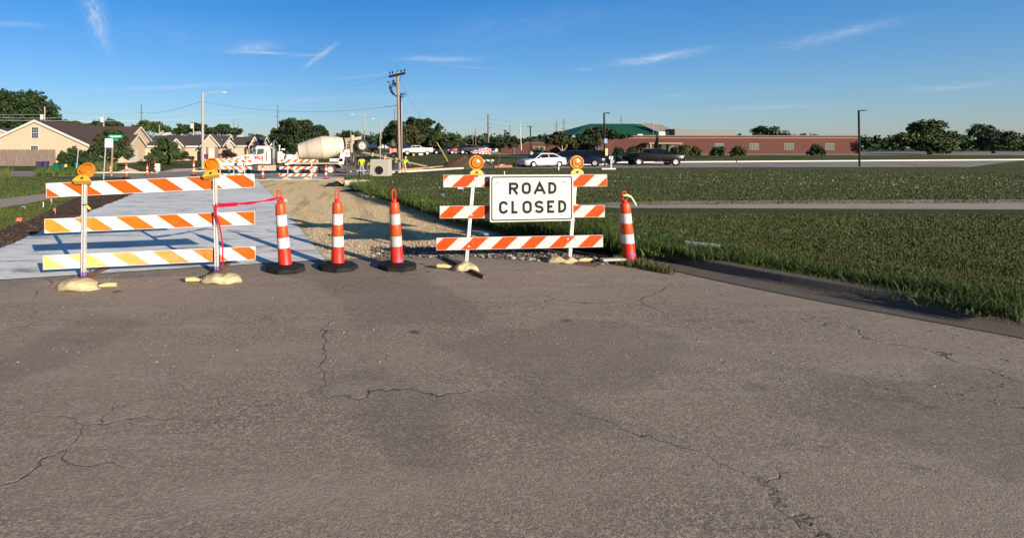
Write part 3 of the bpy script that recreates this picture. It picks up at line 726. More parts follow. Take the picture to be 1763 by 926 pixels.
GL = [('R',.222,.336,.16,.42),('O',.375,.486,.16,.42),('A',.522,.660,.16,.42),('D',.694,.795,.16,.42),
      ('C',.105,.214,.555,.833),('L',.252,.325,.555,.833),('O',.383,.497,.555,.833),('S',.530,.640,.555,.833),('E',.680,.768,.555,.833),('D',.815,.915,.555,.833)]
for gi, (ch, a, b, za, zb) in enumerate(GL):
    mb = MB(); w, h = (b-a)*Ls, (zb-za)*Hs*.98
    for pi, (q, c) in enumerate(glyph(ch, w, h, .044)): ribbon(mb, [(x+a*Ls, z+Hs*(1-zb)+.006) for x, z in q], .044, -.0035-.0004*pi, c)
    mb.build('letter', M_black, sign)
# cones -------------------------------------------------------------------
def plastic(name, col, scuff=.5):
    return mat(name, col, .48, var=.10, vs=3, bump=.1, bs=25, dirt=scuff, dcol=(.30,.04,.015), ds=9, sub=.0)
M_cr = plastic('cone_red_orange', (.60,.018,.004)); M_co = plastic('cone_orange', (.64,.060,.004)); M_rub = mat('black_rubber', (.010,.010,.010), .7, var=.5, vs=6, bump=.5, bs=40, dirt=.15, dcol=(.10,.09,.08), ds=5, spec=.2)
M_band = _reflective('cone_white_band', (.60,.60,.60))
def _band_dirty():
    m = mat('cone_worn_band', (.42,.41,.40), .45, var=.3, vs=12, dirt=.6, dcol=(.30,.29,.28), ds=20); return m
M_bandD = _band_dirty()
def make_cone(name, label, cat, base=True, band=M_band, group=None):
    t = thing(name, label, cat, group=group)
    prof = [(.118,.05),(.121,.065),(.112,.08),(.106,.10),(.0985,.345)]
    mb = MB(); mb.lathe(prof, n=32, cap=False); mb.build('lower_body', M_cr, t, smooth=40)
    mb = MB(); mb.lathe([(.094,.51),(.096,.518),(.087,.69),(.086,.70)], n=32, cap=False); mb.build('middle_body', M_co, t, smooth=40)
    mb = MB(); mb.lathe([(.083,.865),(.0855,.873),(.075,1.03),(.068,1.045),(.03,1.05)], n=32); mb.build('upper_body', M_co, t, smooth=40)
    for z0, z1, r0, r1 in ((.35,.512,.098,.0945),(.698,.868,.0875,.0835)):
        mb = MB(); mb.lathe([(r0,z0),(r1,z1)], n=32, cap=False); mb.build('reflective_band', band, t, smooth=60)
    # looped handle
    mb = MB(); w = .030; pts = [(-w,0,1.09)]+[(-w,0,1.12),(-w,0,1.20)]+[(w*math.cos(a), 0, 1.215+w*math.sin(a)) for a in [math.pi*(1-k/8) for k in range(9)]]+[(w,0,1.20),(w,0,1.12),(w,0,1.09)]
    mb.tube(pts, .011, 8); mb.lathe([(.034,1.03),(.036,1.06),(.042,1.075),(.030,1.10),(.012,1.105)], n=20); mb.build('handle', M_cr, t, smooth=50)
    if base:
        mb = MB(); ro = .325; o8 = [R(22.5+45*k+8) for k in range(8)]
        rings = [[(ro*k_*math.cos(a), ro*k_*math.sin(a), z) for a in o8] for k_, z in ((1,0),(1.0,.045),(.95,.065),(.55,.085),(.42,.10),(.36,.10))]
        mb.loft(rings); mb.build('rubber_base', M_rub, t, bevel=.006)
    return t
CN = [(492,464.5,-5.0,'orange channelizer cone nearest the left barricade, tied to it with red tape',M_band,(3,0)),
      (581.8,461.5,-.6,'orange channelizer cone in the middle of the row of three, with clean white bands',M_band,(0,1)),
      (684,460.5,-3.2,'orange channelizer cone at the right of the row of three, with scuffed grey white bands',M_bandD,(0,2))]
cones = []
for i, (px, py, lean, lab, bd, _) in enumerate(CN):
    c = make_cone('traffic_cone', lab, 'cone', True, bd, 'orange cones across the closed lane')
    c.location = W(px, py, .01); c.rotation_euler = (0, R(lean), R(i*13)); cones.append(c)
    # base stays flat on the ground
    for ch in c.children:
        if ch.name.startswith('rubber_base'): ch.rotation_euler = (0, R(-lean), 0); ch.rotation_mode = 'XYZ'
c4 = make_cone('traffic_cone', 'orange channelizer cone standing alone right of the barricade, with a pale ribbon on its handle', 'cone', False, M_band, None)
c4.location = W(1084, 452.5, .0); c4.rotation_euler = (0, R(-4.6), 0); c4.scale = (.98,.98,.96)
mb = MB(); mb.lathe([(.30,.0),(.31,.02),(.27,.035),(.13,.04),(.125,.06)], n=18); mb.build('rubber_base', mat('dirt_covered_rubber', (.05,.04,.033), .95, var=.4, bump=.6), c4, smooth=30)
def patch(parent, r0, z0, z1, a0, a1, m, name):
    mb = MB(); n = 8; q = []
    for k in range(n): 
        t0, t1 = R(a0+(a1-a0)*k/n), R(a0+(a1-a0)*(k+1)/n)
        mb.poly([(r0(z0)*math.cos(t0),r0(z0)*math.sin(t0),z0),(r0(z0)*math.cos(t1),r0(z0)*math.sin(t1),z0),(r0(z1)*math.cos(t1),r0(z1)*math.sin(t1),z1),(r0(z1)*math.cos(t0),r0(z1)*math.sin(t0),z1)])
    return mb.build(name, m, parent, fix=False)
rc = lambda z: .1085-(z-.1)*.0306
M_sten = mat('purple_stencil', (.14,.07,.36), .6, var=.5, vs=40, dirt=.7, dcol=(.75,.04,.02), ds=30)
patch(c4, rc, .12, .175, -110, -45, M_sten, 'paint_mark'); patch(cones[2], rc, .11, .15, -125, -60, M_sten, 'paint_mark')
# tapes -------------------------------------------------------------------
M_tape = mat('red_tape', (.42,.004,.028), .35, var=.3, vs=30, coat=.3)
def ribbon3(mb, pts, w, tw=None, mi=0):
    pts = [Vector(p) for p in pts]
    for i in range(len(pts)-1):
        wa = w*(tw[i] if tw else 1); wb = w*(tw[i+1] if tw else 1)
        mb.poly([pts[i]+Vector((0,0,wa/2)), pts[i+1]+Vector((0,0,wb/2)), pts[i+1]-Vector((0,.004,wb/2)), pts[i]-Vector((0,.004,wa/2))], mi)
h1 = cones[0].matrix_world.translation if False else None
ta = P(373,353,sR)+Vector((0,-.07,0)); tb = P(480.5,341,880/9.02); 
mb = MB(); pts = []; tw = []
for k in range(25):
    t = k/24; p = ta.lerp(tb, t); p.z -= .025*math.sin(math.pi*t)*1.0; pts.append(p); tw.append(1.0 if t < .3 else (.55+.25*math.sin(t*16)))
ribbon3(mb, pts, .062, tw)
o1 = ta+Vector((0,-.01,0))
mb.tube([ta+Vector((.045*math.cos(a), .075+.05*math.sin(a), .012*math.sin(3*a))) for a in [k*.7 for k in range(10)]], .022, 6)
hang = [o1+Vector((.0,0,0)), o1+Vector((.01,-.02,-.12)), o1+Vector((.06,-.03,-.26)), o1+Vector((.09,-.02,-.42)), o1+Vector((.12,-.03,-.60)), o1+Vector((.115,-.02,-.80)), o1+Vector((.13,-.03,-.93))]
mb.tube(hang, [.026,.02,.016,.013,.012,.014,.01], 5)
mb.tube([tb+Vector((.05*math.cos(a), .04*math.sin(a)*1.0, .01*math.sin(2*a))) for a in [k*.7 for k in range(10)]], .012, 5)
ribbon3(mb, [tb+Vector((.03,-.03,0)), tb+Vector((.09,-.05,-.02)), tb+Vector((.15,-.03,-.05))], .04); ribbon3(mb, [tb+Vector((.03,-.03,0)), tb+Vector((.08,-.06,-.06)), tb+Vector((.10,-.05,-.10))], .03)
o = mb.build('barrier_tape', M_tape, smooth=60, fix=False); tag(o, 'red plastic tape stretched from the left barricade post to the nearest cone, one end dangling', 'tape')
tmk = MB(); 
for k in range(9):
    t = .03+k*.055; p = ta.lerp(tb, t)+Vector((0,-.006,.0-.02*math.sin(math.pi*t))); ww = .012
    tmk.bar(p+Vector((0,0,-.014)), p+Vector((0,0,.014)), .005, .001); tmk.bar(p+Vector((0,0,(.012,-.012,0)[k%3])), p+Vector((.024,.0,(.012,-.012,0)[k%3])), .005, .001)
tmk.build('printed_marks', M_black, o)
rb = c4.location+Vector((-.08,-.04,1.13))
mb = MB(); ribbon3(mb, [rb+Vector((-.05,0,0)), rb+Vector((.0,-.03,.01)), rb+Vector((.07,-.03,-.02)), rb+Vector((.12,-.02,-.09)), rb+Vector((.16,-.02,-.16))], .035, [.6,1,.8,1,1.1])
tag(mb.build('ribbon', mat('pale_yellow_ribbon', (.80,.78,.35), .6), fix=False), 'pale yellow ribbon tied round the handle of the lone right cone', 'ribbon')
# sandbags ------------------------------------------------------------------
M_sand = mat('sandbag_canvas', (.46,.38,.22), .85, var=.15, vs=4, bump=1.0, bs=7, dirt=.35, dcol=(.30,.23,.14), ds=6)
M_neck = mat('sandbag_neck', (.50,.41,.18), .85, var=.2, vs=10, bump=.4, bs=30)
def sandbag(c, Lx, Ly, Hz, rz, neck, label, sad=.35, nl=.2, seed=1):
    t = thing('sandbag', label, 'sandbag', c, rz, 'sandbags weighing down the barricade feet'); rs = random.Random(seed)
    n, m_ = 44, 36; rings = []
    ph = [rs.uniform(0, 6) for _ in range(6)]
    for i in range(n+1):
        u = i/n*2-1; w = max(.02, (1-abs(u)**2.6))**.5; ring = []
        sag = 1-sad*math.exp(-((u-.05)/.22)**2)
        for k in range(m_):
            a = 2*math.pi*k/m_; ca, sa = math.cos(a), math.sin(a)
            wr = 1+.09*math.sin(9*a+ph[0]+4*u)*abs(u)**1.5+.08*math.sin(5*u+ph[1]+2*a)+.05*math.sin(11*u+ph[2]+2*a)*math.sin(3*a+ph[3])-.07*max(0, math.sin(7*u+2.5*a+ph[5]))**6
            y = Ly/2*w*wr*math.copysign(abs(ca)**.75, ca); z = Hz*sag*w*wr*math.copysign(abs(sa)**.8, sa)*.5+Hz*sag*w*.5
            z = max(z, .004) + (.02*math.exp(-(u/.3)**2) if sa > 0 else 0)
            ring.append((u*Lx/2, y+.03*math.sin(3*u+ph[4]), z))
        rings.append(ring)
    mb = MB(); mb.loft(rings); o = mb.build('bag_body', M_sand, t, smooth=80)
    d = 1 if neck > 0 else -1; x0 = d*Lx*.47
    mb = MB(); mb.tube([(x0,0,.055),(x0+d*.03,0,.05),(x0+d*nl*.5,.01,.06),(x0+d*nl,.0,.06)], [.014,.020,.034,.030], 10); mb.build('tied_neck', M_neck, t, smooth=60)
    mb = MB(); mb.tube([(x0+d*.012,.03*math.cos(a),.055+.03*math.sin(a)) for a in [k*.8 for k in range(9)]], .006, 5); mb.build('tie', M_hole, t)
    return t
sandbag(W(134,499,.0), .56, .30, .15, R(4), 1, 'cream sandbag at the left post of the long barricade, in the lower left', .12, .24, 3)
sandbag(W(381,487,.0), .58, .28, .14, R(6), -1, 'cream sandbag folded over the foot under the taped barricade post', .30, .22, 5)
sandbag(W(802,466.5,.0), .40, .24, .12, R(-12), -1, 'cream sandbag on the dark foot at the left post of the road closed barricade', .05, .26, 8)
sandbag(W(969,453,.0), .50, .24, .12, R(-4), 1, 'cream sandbag draped behind the right post of the road closed barricade', .55, .24, 11)
# small things on the ground ----------------------------------------------------
def flag(px, py, s, col, label, h=.35, up=0.0, lean=.05, tri=False):
    g0 = W(px, py, up); t = thing('marker_flag', label, 'marker flag', g0, 0, 'survey marker flags in the grass')
    mb = MB(); mb.tube([(0,0,0),(lean,0,h)], .004, 5); mb.build('wire', M_galv, t)
    mb = MB(); fw, fh = s
    mb.add([(lean,0,h),(lean,0,h-fh),(lean-fw*.5,.02,h-fh*.9),(lean-fw,-.02,h-fh*.85),(lean-fw,0,h-.02),(lean-fw*.5,.03,h-.005)], [(0,1,2,5),(5,2,3,4)])
    mb.build('flag', mat('flag_'+label.split()[0], col, .5), t); return t
flag(34, 384, (.14,.10), (.75,.05,.01), 'crumpled orange red marker flag lying low at the left lawn edge', .14)
flag(95, 369, (.05,.09), (.75,.07,.01), 'small orange marker flag standing at the left soil strip', .18, 0, .0)
flag(89, 352, (.04,.10), (.6,.2,.12), 'reddish marker flag just behind the small orange one', .2, 0, .0)
flag(43, 360, (.10,.05), (.05,.12,.35), 'faint blue marker flag low in the left lawn', .1, 0, .0)
flag(765, 340, (.09,.08), (.02,.16,.55), 'bright blue marker flag in the lawn left of the road closed barricade', .14, .15, .0)
flag(797, 333, (.22,.14), (.36,.42,.55), 'greyish blue marker flag under the top rail of the road closed barricade', .3, .15, .02)
flag(834, 303, (.25,.15), (.05,.12,.4), 'blue marker flag right of the amber lamp on the far lawn', .25, .15, .0)
def stake(px, py, h, w, label, col=(.80,.76,.66), up=0.0):
    mb = MB(); mb.box((0,0,h/2), (w,w*.4,h)); mb.add([(-w/2,0,h),(w/2,0,h),(0,0,h+w)], [(0,1,2)]); o = mb.build('stake', mat('stake_%d' % int(col[0]*100), col, .8, var=.2))
    o.location = W(px, py, up); return tag(o, label, 'stake')
stake(74.5, 357, .16, .02, 'short white wooden stake in the left lawn')
stake(727.5, 361, .30, .02, 'thin white stake at the ragged lawn edge beside the gravel', (.7,.66,.55), .0)
stake(14, 303, .3, .05, 'small pale stake in the tall grass at the far left', (.75,.7,.6))
stake(868.5, 303, .3, .04, 'tiny yellow survey stake on the lawn left of the white sedan', (.75,.6,.12), .15)
stake(962, 293.5, .3, .06, 'yellow survey stake near the rear wheel of the white sedan', (.8,.6,.15), .15)
# loose boards and pipes in the weeds
def plank(a, b, w, h, m, label, name='plank'):
    a, b = Vector(a), Vector(b); c = (a+b)/2; mb = MB(); mb.bar(a-c, b-c, w, h); o = mb.build(name, m, bevel=.004); o.location = c; return tag(o, label, name)
M_gw = mat('weathered_board', (.40,.40,.40), .8, var=.3, vs=5, stretch=(1,8,8))
plank(W(1043,392,.22), W(1112,406,.22), .05, .10, M_gw, 'upper weathered grey board lying in the weeds behind the lone cone')
plank(W(1046,398,.20), W(1100,411,.20), .05, .10, M_gw, 'lower grey board in the weeds behind the lone cone')
plank(W(1179,417.5,.24), W(1240,424,.24), .03, .06, M_galv, 'thin grey metal strip in the grass at the right above the kerb', 'strip')
plank(W(1036,447,.10), W(1075,446,.10), .10, .03, M_gw, 'short splintered board on the soil left of the lone cone')
mb = MB(); mb.lathe([(.0,.0),(.24,.0),(.26,.03),(.25,.07),(.05,.085)], n=14, sx=1.7)
o = mb.build('stone_slab', mat('grey_stone', (.36,.36,.35), .85, var=.3, bump=.4), smooth=30); o.location = W(838,404,.0); tag(o, 'flat grey stone slab behind the left post of the road closed barricade', 'stone')
# broken kerb chunk, black silt fabric and debris near the gravel end
M_chunk = mat('broken_concrete', (.46,.40,.32), .9, var=.3, vs=4, bump=.8, bs=12)
def chunk(c, d, label, m=M_chunk, seed=0, rz=0.0, name='concrete_block'):
    rs = random.Random(seed); bm = bmesh.new(); bmesh.ops.create_cube(bm, size=1); bmesh.ops.subdivide_edges(bm, edges=bm.edges[:], cuts=3, use_grid_fill=True)
    for v in bm.verts: v.co = Vector((v.co.x*d[0], v.co.y*d[1], (v.co.z+.5)*d[2]))+Vector([rs.uniform(-.06,.06)*min(d) for _ in range(3)])
    me = bpy.data.meshes.new(name); bm.to_mesh(me); bm.free(); me.materials.append(m); o = bpy.data.objects.new(name, me); COL.objects.link(o); o.location = c; o.rotation_euler.z = rz
    return tag(o, label, name.replace('_', ' '))
chunk(W(609,320,.05), (1.0,.5,.32), 'broken tan kerb block at the left tip of the lawn', seed=1, rz=.1)
chunk(W(628,318,.05), (.5,.4,.25), 'grey concrete lump right of the broken kerb block', mat('grey_lump',(.5,.5,.5),.9,var=.3), 2)
chunk(W(643,340,.0), (.9,.45,.10), 'low pale slab fragment at the foot of the lawn bank', M_chunk, 3, -.3)
chunk(W(691,348,.03), (.22,.2,.14), 'pale stone behind the handle of the right cone of the row', M_chunk, 4)
chunk(W(710,336,.18), (.6,.2,.05), 'flat piece of yellow straw matting on the lawn edge', G4, 5, -.3, 'straw_mat')
def fabric(px, py, w, d, h, label):
    mb = MB(); n = 14; c = W(px, py); rs = random.Random(int(px))
    for j in range(n+1):
        for i in range(n+1):
            u, v = i/n*2-1, j/n*2-1; z = h*max(0, 1-(abs(u)**1.6+abs(v)**1.6))+h*.22*math.sin(7*u+3*v)*math.cos(5*v)*(1-abs(u))+rs.uniform(0,.02)
            mb.v.append((u*w/2, v*d/2, max(z, 0.01)))
    for j in range(n):
        for i in range(n): a = j*(n+1)+i; mb.f.append((a,a+1,a+n+2,a+n+1)); mb.mi.append(0)
    o = mb.build('silt_fabric', mat('black_fabric', (.012,.012,.014), .7, bump=.4), smooth=50, fix=False); o.location = c; return tag(o, label, 'fabric')
fabric(577, 321, 1.2, .9, .26, 'heap of black silt fabric at the left tip of the lawn')
fabric(620, 330, 1.9, .8, .15, 'strip of black fabric along the foot of the lawn bank')
RUBBLE = ('tan broken slab leaning behind the black silt fabric', 'small orange brown lump left of the leaning slab', 'pale rubble piece right of the leaning slab')
for k, (px, py, d) in enumerate(((586,316.5,(.45,.22,.34)),(579,318,(.28,.2,.18)),(592,315.5,(.35,.3,.2)))): chunk(W(px,py,.0), d, RUBBLE[k], mat('orange_rubble', (.36,.22,.11), .9, var=.6, vs=9, bump=.8, bs=20), 6+k, .6*k)
for k, (px, py, L_, a) in enumerate(((745,404,.7,-.5),(722,399,.4,-.6),(640,343,.6,-.2),(668,341,.5,.1))):
    c = W(px, py, .03); pass
# ================================================================ MID DISTANCE WORK ZONE
def far_barricade(px0, px1, py_base, s, ytops, label, lamp=False, sgn=1, mo=None, period=.50, group='striped barricades at the crossing street', post_px=None, dy=0.0, x0=.1):
    c = on((px0+px1)/2, s); z0 = CH-(py_base-CY)/s; t = thing('barricade', label, 'barricade', (c.x, c.y, z0), 0, group)
    L = (px1-px0)/s; mo = mo or M_oran
    for i, yt in enumerate(ytops):
        z = CH-(yt-CY)/s-z0; sh = .0
        rail(t, (-L/2+(.06*(2-i) if sgn > 0 else 0), -.05, z+dy/s), (L/2+(.06*(2-i) if sgn > 0 else 0), -.05, z), .205, period, -.24*sgn, x0+.25*(i % 2), mo)
    zt = CH-(ytops[0]-CY)/s-z0
    for q in post_px or (-.3*L, .3*L):
        post(t, (q, 0, .02), (q+.05*sgn, 0, zt-.02), .05, holes=False)
        mb = MB(); mb.bar((q,-.55,.03),(q,.55,.03),.06,.05); mb.build('foot', M_galv, t)
        if lamp: flasher(t, (q+.04, -.05, zt-.01), .105, case_h=.09, w=.2)
    return t
far_barricade(480, 545, 308.5, 23.3, (274.6, 287, 299), 'three rail striped barricade standing in front of the mixer truck rear wheels', post_px=(-.75, 1.0))
far_barricade(376, 434, 309.5, 23.5, (275.5, 287, 299), 'three rail barricade with two small amber lamps in front of the truck hood', lamp=True, sgn=-1, mo=M_oranF, post_px=(-1.08,.72))
far_barricade(364, 412, 299, 20, (273, 282), 'striped barricade behind the lamp barricade with a blank white board hung on it', sgn=1, mo=M_cr)
mb = MB(); c = on(396, 22.6); mb.bx(-.95, .95, -.012, .012, 0, .52); mb.bx(-.52,-.50,-.016,.016,0,.52,1)
o = mb.build('sign_board', [M_sign, M_galv]); o.location = (c.x+.06, c.y, CH-(287.5-CY)/22.6); o.rotation_euler = (0, R(-1), 0); tag(o, 'blank white board leaning between the rails of the lamp barricade', 'sign')
far_barricade(825, 846, 266.5, 9.5, (256, 259.5, 263.2), 'small red striped barricade by the parked cars across the far road', sgn=-1, mo=M_cr, period=.6, group='small far barricades')
far_barricade(831, 850, 290.5, 14, (275,), 'small low barricade with a single striped rail beside the spoil heap', sgn=-1, mo=M_rust, period=.6, group='small far barricades')
far_barricade(813, 836, 266, 9.8, (258.8, 262), 'faded striped barricade overlapping the red striped one', sgn=1, mo=M_cr, period=.6, group='small far barricades')
sandb = [(482+10, 309, 'small pale sandbag at the left foot of the barricade before the truck'), (527, 309, 'small pale sandbag at the right foot of the barricade before the truck')]
for k, (px, py, lab) in enumerate(sandb): sandbag(W(px, py, .02), .55, .35, .16, .2*k, 1, lab, .1, .15, 20+k)
def far_cone(px, pyb, s, lab, h=1.0, base=True):
    c = make_cone('traffic_cone', lab, 'cone', base, M_band, 'orange cones along the crossing street'); p = P(px, pyb, s); c.location = p; c.scale = (h,)*3; return c
fc = far_cone(452.3, 309, 23.5, 'far orange cone between the two striped barricades near the truck', .95)
def dcone(px, pyb, s, lab, h=.95, rz=0, xy=None):
    c = dup(fc, P(px, pyb, s), lab, rz); c.scale = (xy or h, xy or h, h); return c
dcone(561, 309, 23.5, 'far orange cone right of the striped barricade beside the truck rear wheel', .97, .4)
dcone(217.5, 306.5, 23, 'far orange cone left of the white lamp behind the long barricade rail', .98, .2)
dcone(253.5, 303, 19, 'far orange cone with a white wrap between the street sign and the driveway', .92, .7)
dcone(267, 297, 17, 'far orange cone in the grass beside the cream pedestal box', .95, 0, .7)
dcone(333.5, 303, 24, 'far orange cone left of the left barricade amber lamp', 1.0, 0, .7)
dcone(190, 301, 18, 'far orange cone half hidden behind the street sign posts', .85, 0, .7)
dcone(353.5, 285, 13, 'tiny far cone in the driveway in front of the white garage door', .9)
dcone(363, 285, 13, 'second tiny far cone in the driveway right beside the first one', .85)
dcone(722, 268, 9.5, 'tiny red cone left of the grey cabinet', .8)
dcone(731, 268, 9.5, 'tiny red cone right of the grey cabinet', .8)
# street name sign ----------------------------------------------------------
M_signg = mat('sign_green', (.0,.22,.13), .45); M_wood = mat('pole_wood', (.28,.20,.14), .85, var=.25, vs=3, bump=.3, bs=20, stretch=(6,6,.6), dirt=.4, dcol=(.20,.14,.10), ds=3)
M_steelp = mat('grey_pole', (.42,.43,.42), .6, .2, var=.15)
c = P(192, 303, 21.5); c.z = float(G(c.x, c.y)); t = thing('street_sign', 'green street name sign on a post with the white back of another sign in front', 'street sign', c)
rel = lambda px, py, s=21.5: P(px, py, s)-Vector(c)
mb = MB(); mb.bar(rel(192,304), rel(194.5,238), .10, .10, 0); mb.build('wooden_post', M_wood, t)
mb = MB(); b_ = rel(199, 235.2); mb.box(b_, (1.18, .012, .26)); mb.build('name_plate', M_signg, t, bevel=.01)
text_mesh('Butterfield Pl', .17, 'name_lettering', mat('white_letters',(.85,.87,.85),.5), t, b_+Vector((0,-.012,0)), bold=.004, sx=.95)
mb = MB(); mb.box(rel(197, 240.3)+Vector((0,.05,0)), (.32,.35,.22), 0, Matrix.Rotation(1.1, 3, 'Z')); mb.build('cross_plate', M_signg, t)
c2 = P(178.5, 309, 23.5); c2.z = float(G(c2.x, c2.y)); t2 = thing('traffic_sign', 'blank white square sign back on a leaning grey post before the street name sign', 'sign', c2)
r2 = lambda px, py, s=23.5: P(px, py, s)-Vector(c2)
mb = MB(); mb.bar((0,0,0), r2(182.5, 245), .06, .06); mb.build('post', M_steelp, t2)
mb = MB(); q = r2(188, 246.5)+Vector((0,-.05,0)); mb.box(q, (.60,.01,.66), 0, Matrix.Rotation(R(2), 3, 'Y')); mb.build('sign_plate', M_white, t2, bevel=.02)
c3 = P(131.5, 290, 15); c3.z = float(G(c3.x, c3.y)); mb = MB(); mb.bar((0,0,0), (.25,0,2.5), .07,.07); mb.box((.25,-.03,2.35),(.08,.03,.3)); o = mb.build('metal_post', M_steelp); o.location = c3; tag(o, 'bare leaning metal post in front of the dark bushes', 'post')
# small parking sign
c = P(597.5, 306, 21); c.z = float(G(c.x, c.y)); t = thing('traffic_sign', 'small red and white notice on a thin dark post behind the middle cones', 'sign', c)
mb = MB(); mb.bar((0,0,0),(0,0,2.1),.055,.055); mb.build('post', mat('dark_post',(.10,.08,.07),.8), t)
mb = MB(); mb.bx(-.22,.22,-.05,-.035,1.68,2.25,0); mb.build('sign_plate', M_white, t)
mb = MB()
for z, w in ((2.13,.15),(2.0,.32),(1.9,.30),(1.78,.18)): mb.bx(-w/2,w/2,-.054,-.0505,z-.025,z+.025)
mb.build('sign_print', mat('sign_red',(.60,.03,.03),.5), t)
# wooden frame prop on the lawn at the right
c = P(1052, 309, 20); c.z = .15; t = thing('wooden_prop', 'small white tipped wooden stand on a board on the lawn behind the barricade', 'stand', c)
mb = MB(); mb.bx(-.06,.06,-.04,.04,0,.95); mb.build('post', M_gw, t); mb = MB(); mb.bx(-.85,.35,-.10,.10,0.0,.12); mb.build('base_board', M_kerbw, t)
mb = MB(); mb.bx(-.20,.14,-.07,-.045,.90,1.14); mb.build('small_board', M_white, t)
mb = MB(); mb.bx(-.07,-.0,-.08,-.072,.92,1.12); mb.build('dark_stripe', M_black, t)
# concrete junction box ---------------------------------------------------
M_box = mat('box_concrete', (.36,.335,.285), .85, var=.12, vs=3, bump=.3, bs=25, dirt=.3, dcol=(.28,.25,.2), ds=3)
s = 21.5; c = P(656, 305.5, s); c.z = float(G(c.x, c.y)); t = thing('junction_box', 'pale concrete box with a round black opening on the lawn tip by the workers', 'concrete box', c, R(-16), None)
mb = MB(); w, h, d = 1.52, 1.48, 1.4
mb.add([(-w/2-.03,-d/2,0),(w/2+.0,-d/2,-.02),(w/2,d/2,0),(-w/2-.03,d/2,0),(-w/2+.05,-d/2+.03,h),(w/2-.02,-d/2+.03,h),(w/2-.02,d/2-.03,h),(-w/2+.05,d/2-.03,h)], [(0,3,2,1),(4,5,6,7),(0,1,5,4),(1,2,6,5),(2,3,7,6),(3,0,4,7)])
mb.build('concrete_body', M_box, t, bevel=.02)
mb = MB(); mb.lathe([(.385,-.03),(.385,.025),(.34,.03),(.34,-.02)], (0,-d/2+.015,.62), (0,-1,0), 28, 0, cap=False); mb.build('hole_rim', M_box, t, smooth=40)
mb = MB(); mb.disc((0,-d/2-.006,.62), .35, (0,-1,0), 28, 0, .012); mb.build('opening', mat('hole_black',(.004,.004,.005),.95), t)
# spoil heap, formwork, pallets ----------------------------------------------------
def heap(px, py, w, d, h, label, m=M_soil, name='spoil_heap', cat='dirt pile'):
    c = W(px, py); rs = random.Random(int(px)); mb = MB(); n = 26
    ph = [rs.uniform(0, 6) for _ in range(8)]
    for j in range(n+1):
        for i in range(n+1):
            u, v = i/n*2-1, j/n*2-1; rr_ = math.sqrt((u*1.0)**2+v*v)
            z = h*max(0, 1-rr_**1.15)*(1+.25*math.sin(3*u+ph[0])*math.cos(3*v+ph[1]))+.12*h*math.sin(11*u+ph[2])*math.sin(9*v+ph[3])*max(0,1-rr_)+rs.uniform(0,.05)*h*max(0,1-rr_)
            mb.v.append((u*w/2+.3*h*0, v*d/2, z-.02))
    for j in range(n):
        for i in range(n): a = j*(n+1)+i; mb.f.append((a,a+1,a+n+2,a+n+1)); mb.mi.append(0)
    o = mb.build(name, m, smooth=60, fix=False); o.location = c; return tag(o, label, cat)
heap(803, 287, 5.6, 3, 1.25, 'dark pointed heap of dug soil behind the right barricade lamp')
heap(780, 290, 5.5, 2, .32, 'low spread of dark soil left of the pointed heap')
heap(895, 284, 2.2, 1.5, .5, 'low brown heap beside the front wheel of the white sedan')
heap(222, 295.5, 2.6, 1.5, .4, 'grey heap of rubble behind the far cone by the kerb', mat('pale_rubble',(.42,.38,.34),.9,var=.4,bump=.6), 'rubble_heap', 'rubble')
M_form = mat('form_timber', (.42,.29,.14), .8, var=.3, vs=2, stretch=(.5,6,6)); M_ored = mat('orange_soil', (.40,.20,.10), .95, var=.5, vs=4, bump=.6)
plank(W(688,293.5,.12), W(740,289.5,.12), .35, .28, M_ored, 'long low ridge of orange earth and timber formwork beyond the chute', 'formwork')
plank(W(738,290,.1), W(800,285,.12), .25, .3, M_form, 'pale timber formwork running right to the spoil heap', 'formwork')
plank(W(672,296,.05), W(712,293.5,.05), .4, .25, M_form, 'tan timber kerb form right of the concrete box', 'formwork')
plank(W(850,288.5,.05), W(892,286.5,.05), .25, .35, mat('rusty_red',(.30,.12,.08),.8,var=.4), 'rusty steel form left of the white sedan', 'formwork')
plank(W(828,293.5,.05), W(842,293.5,.05), .3, .15, M_kerbw, 'short pale concrete piece under the low single rail barricade', 'kerb_piece')
plank(W(600,296,.02), W(632,294,.02), .5, .2, M_form, 'muddy timber scraps at the feet of the standing worker', 'timber_scrap')
plank(W(150,303.4,.05), W(158,303.4,.05), .3, .12, M_kerbw, 'short white kerb stone at the left edge of the garden plants', 'kerb_stone')
for k, (a, b) in enumerate((((856,291),(861,268)), ((893,294),(888,284)), ((846,290),(849,279)))):
    mb = MB(); A_, B_ = W(*a), P(b[0], b[1], F/W(*a).y); mb.bar((0,0,0), B_-A_, .06, .06); o = mb.build('steel_stake', M_rust); o.location = A_; tag(o, ('tall thin leaning rusty stake between the low barricade and the sedan','short rusty stake beside the sedan front bumper','short rusty stake touching the low barricade')[k], 'stake')
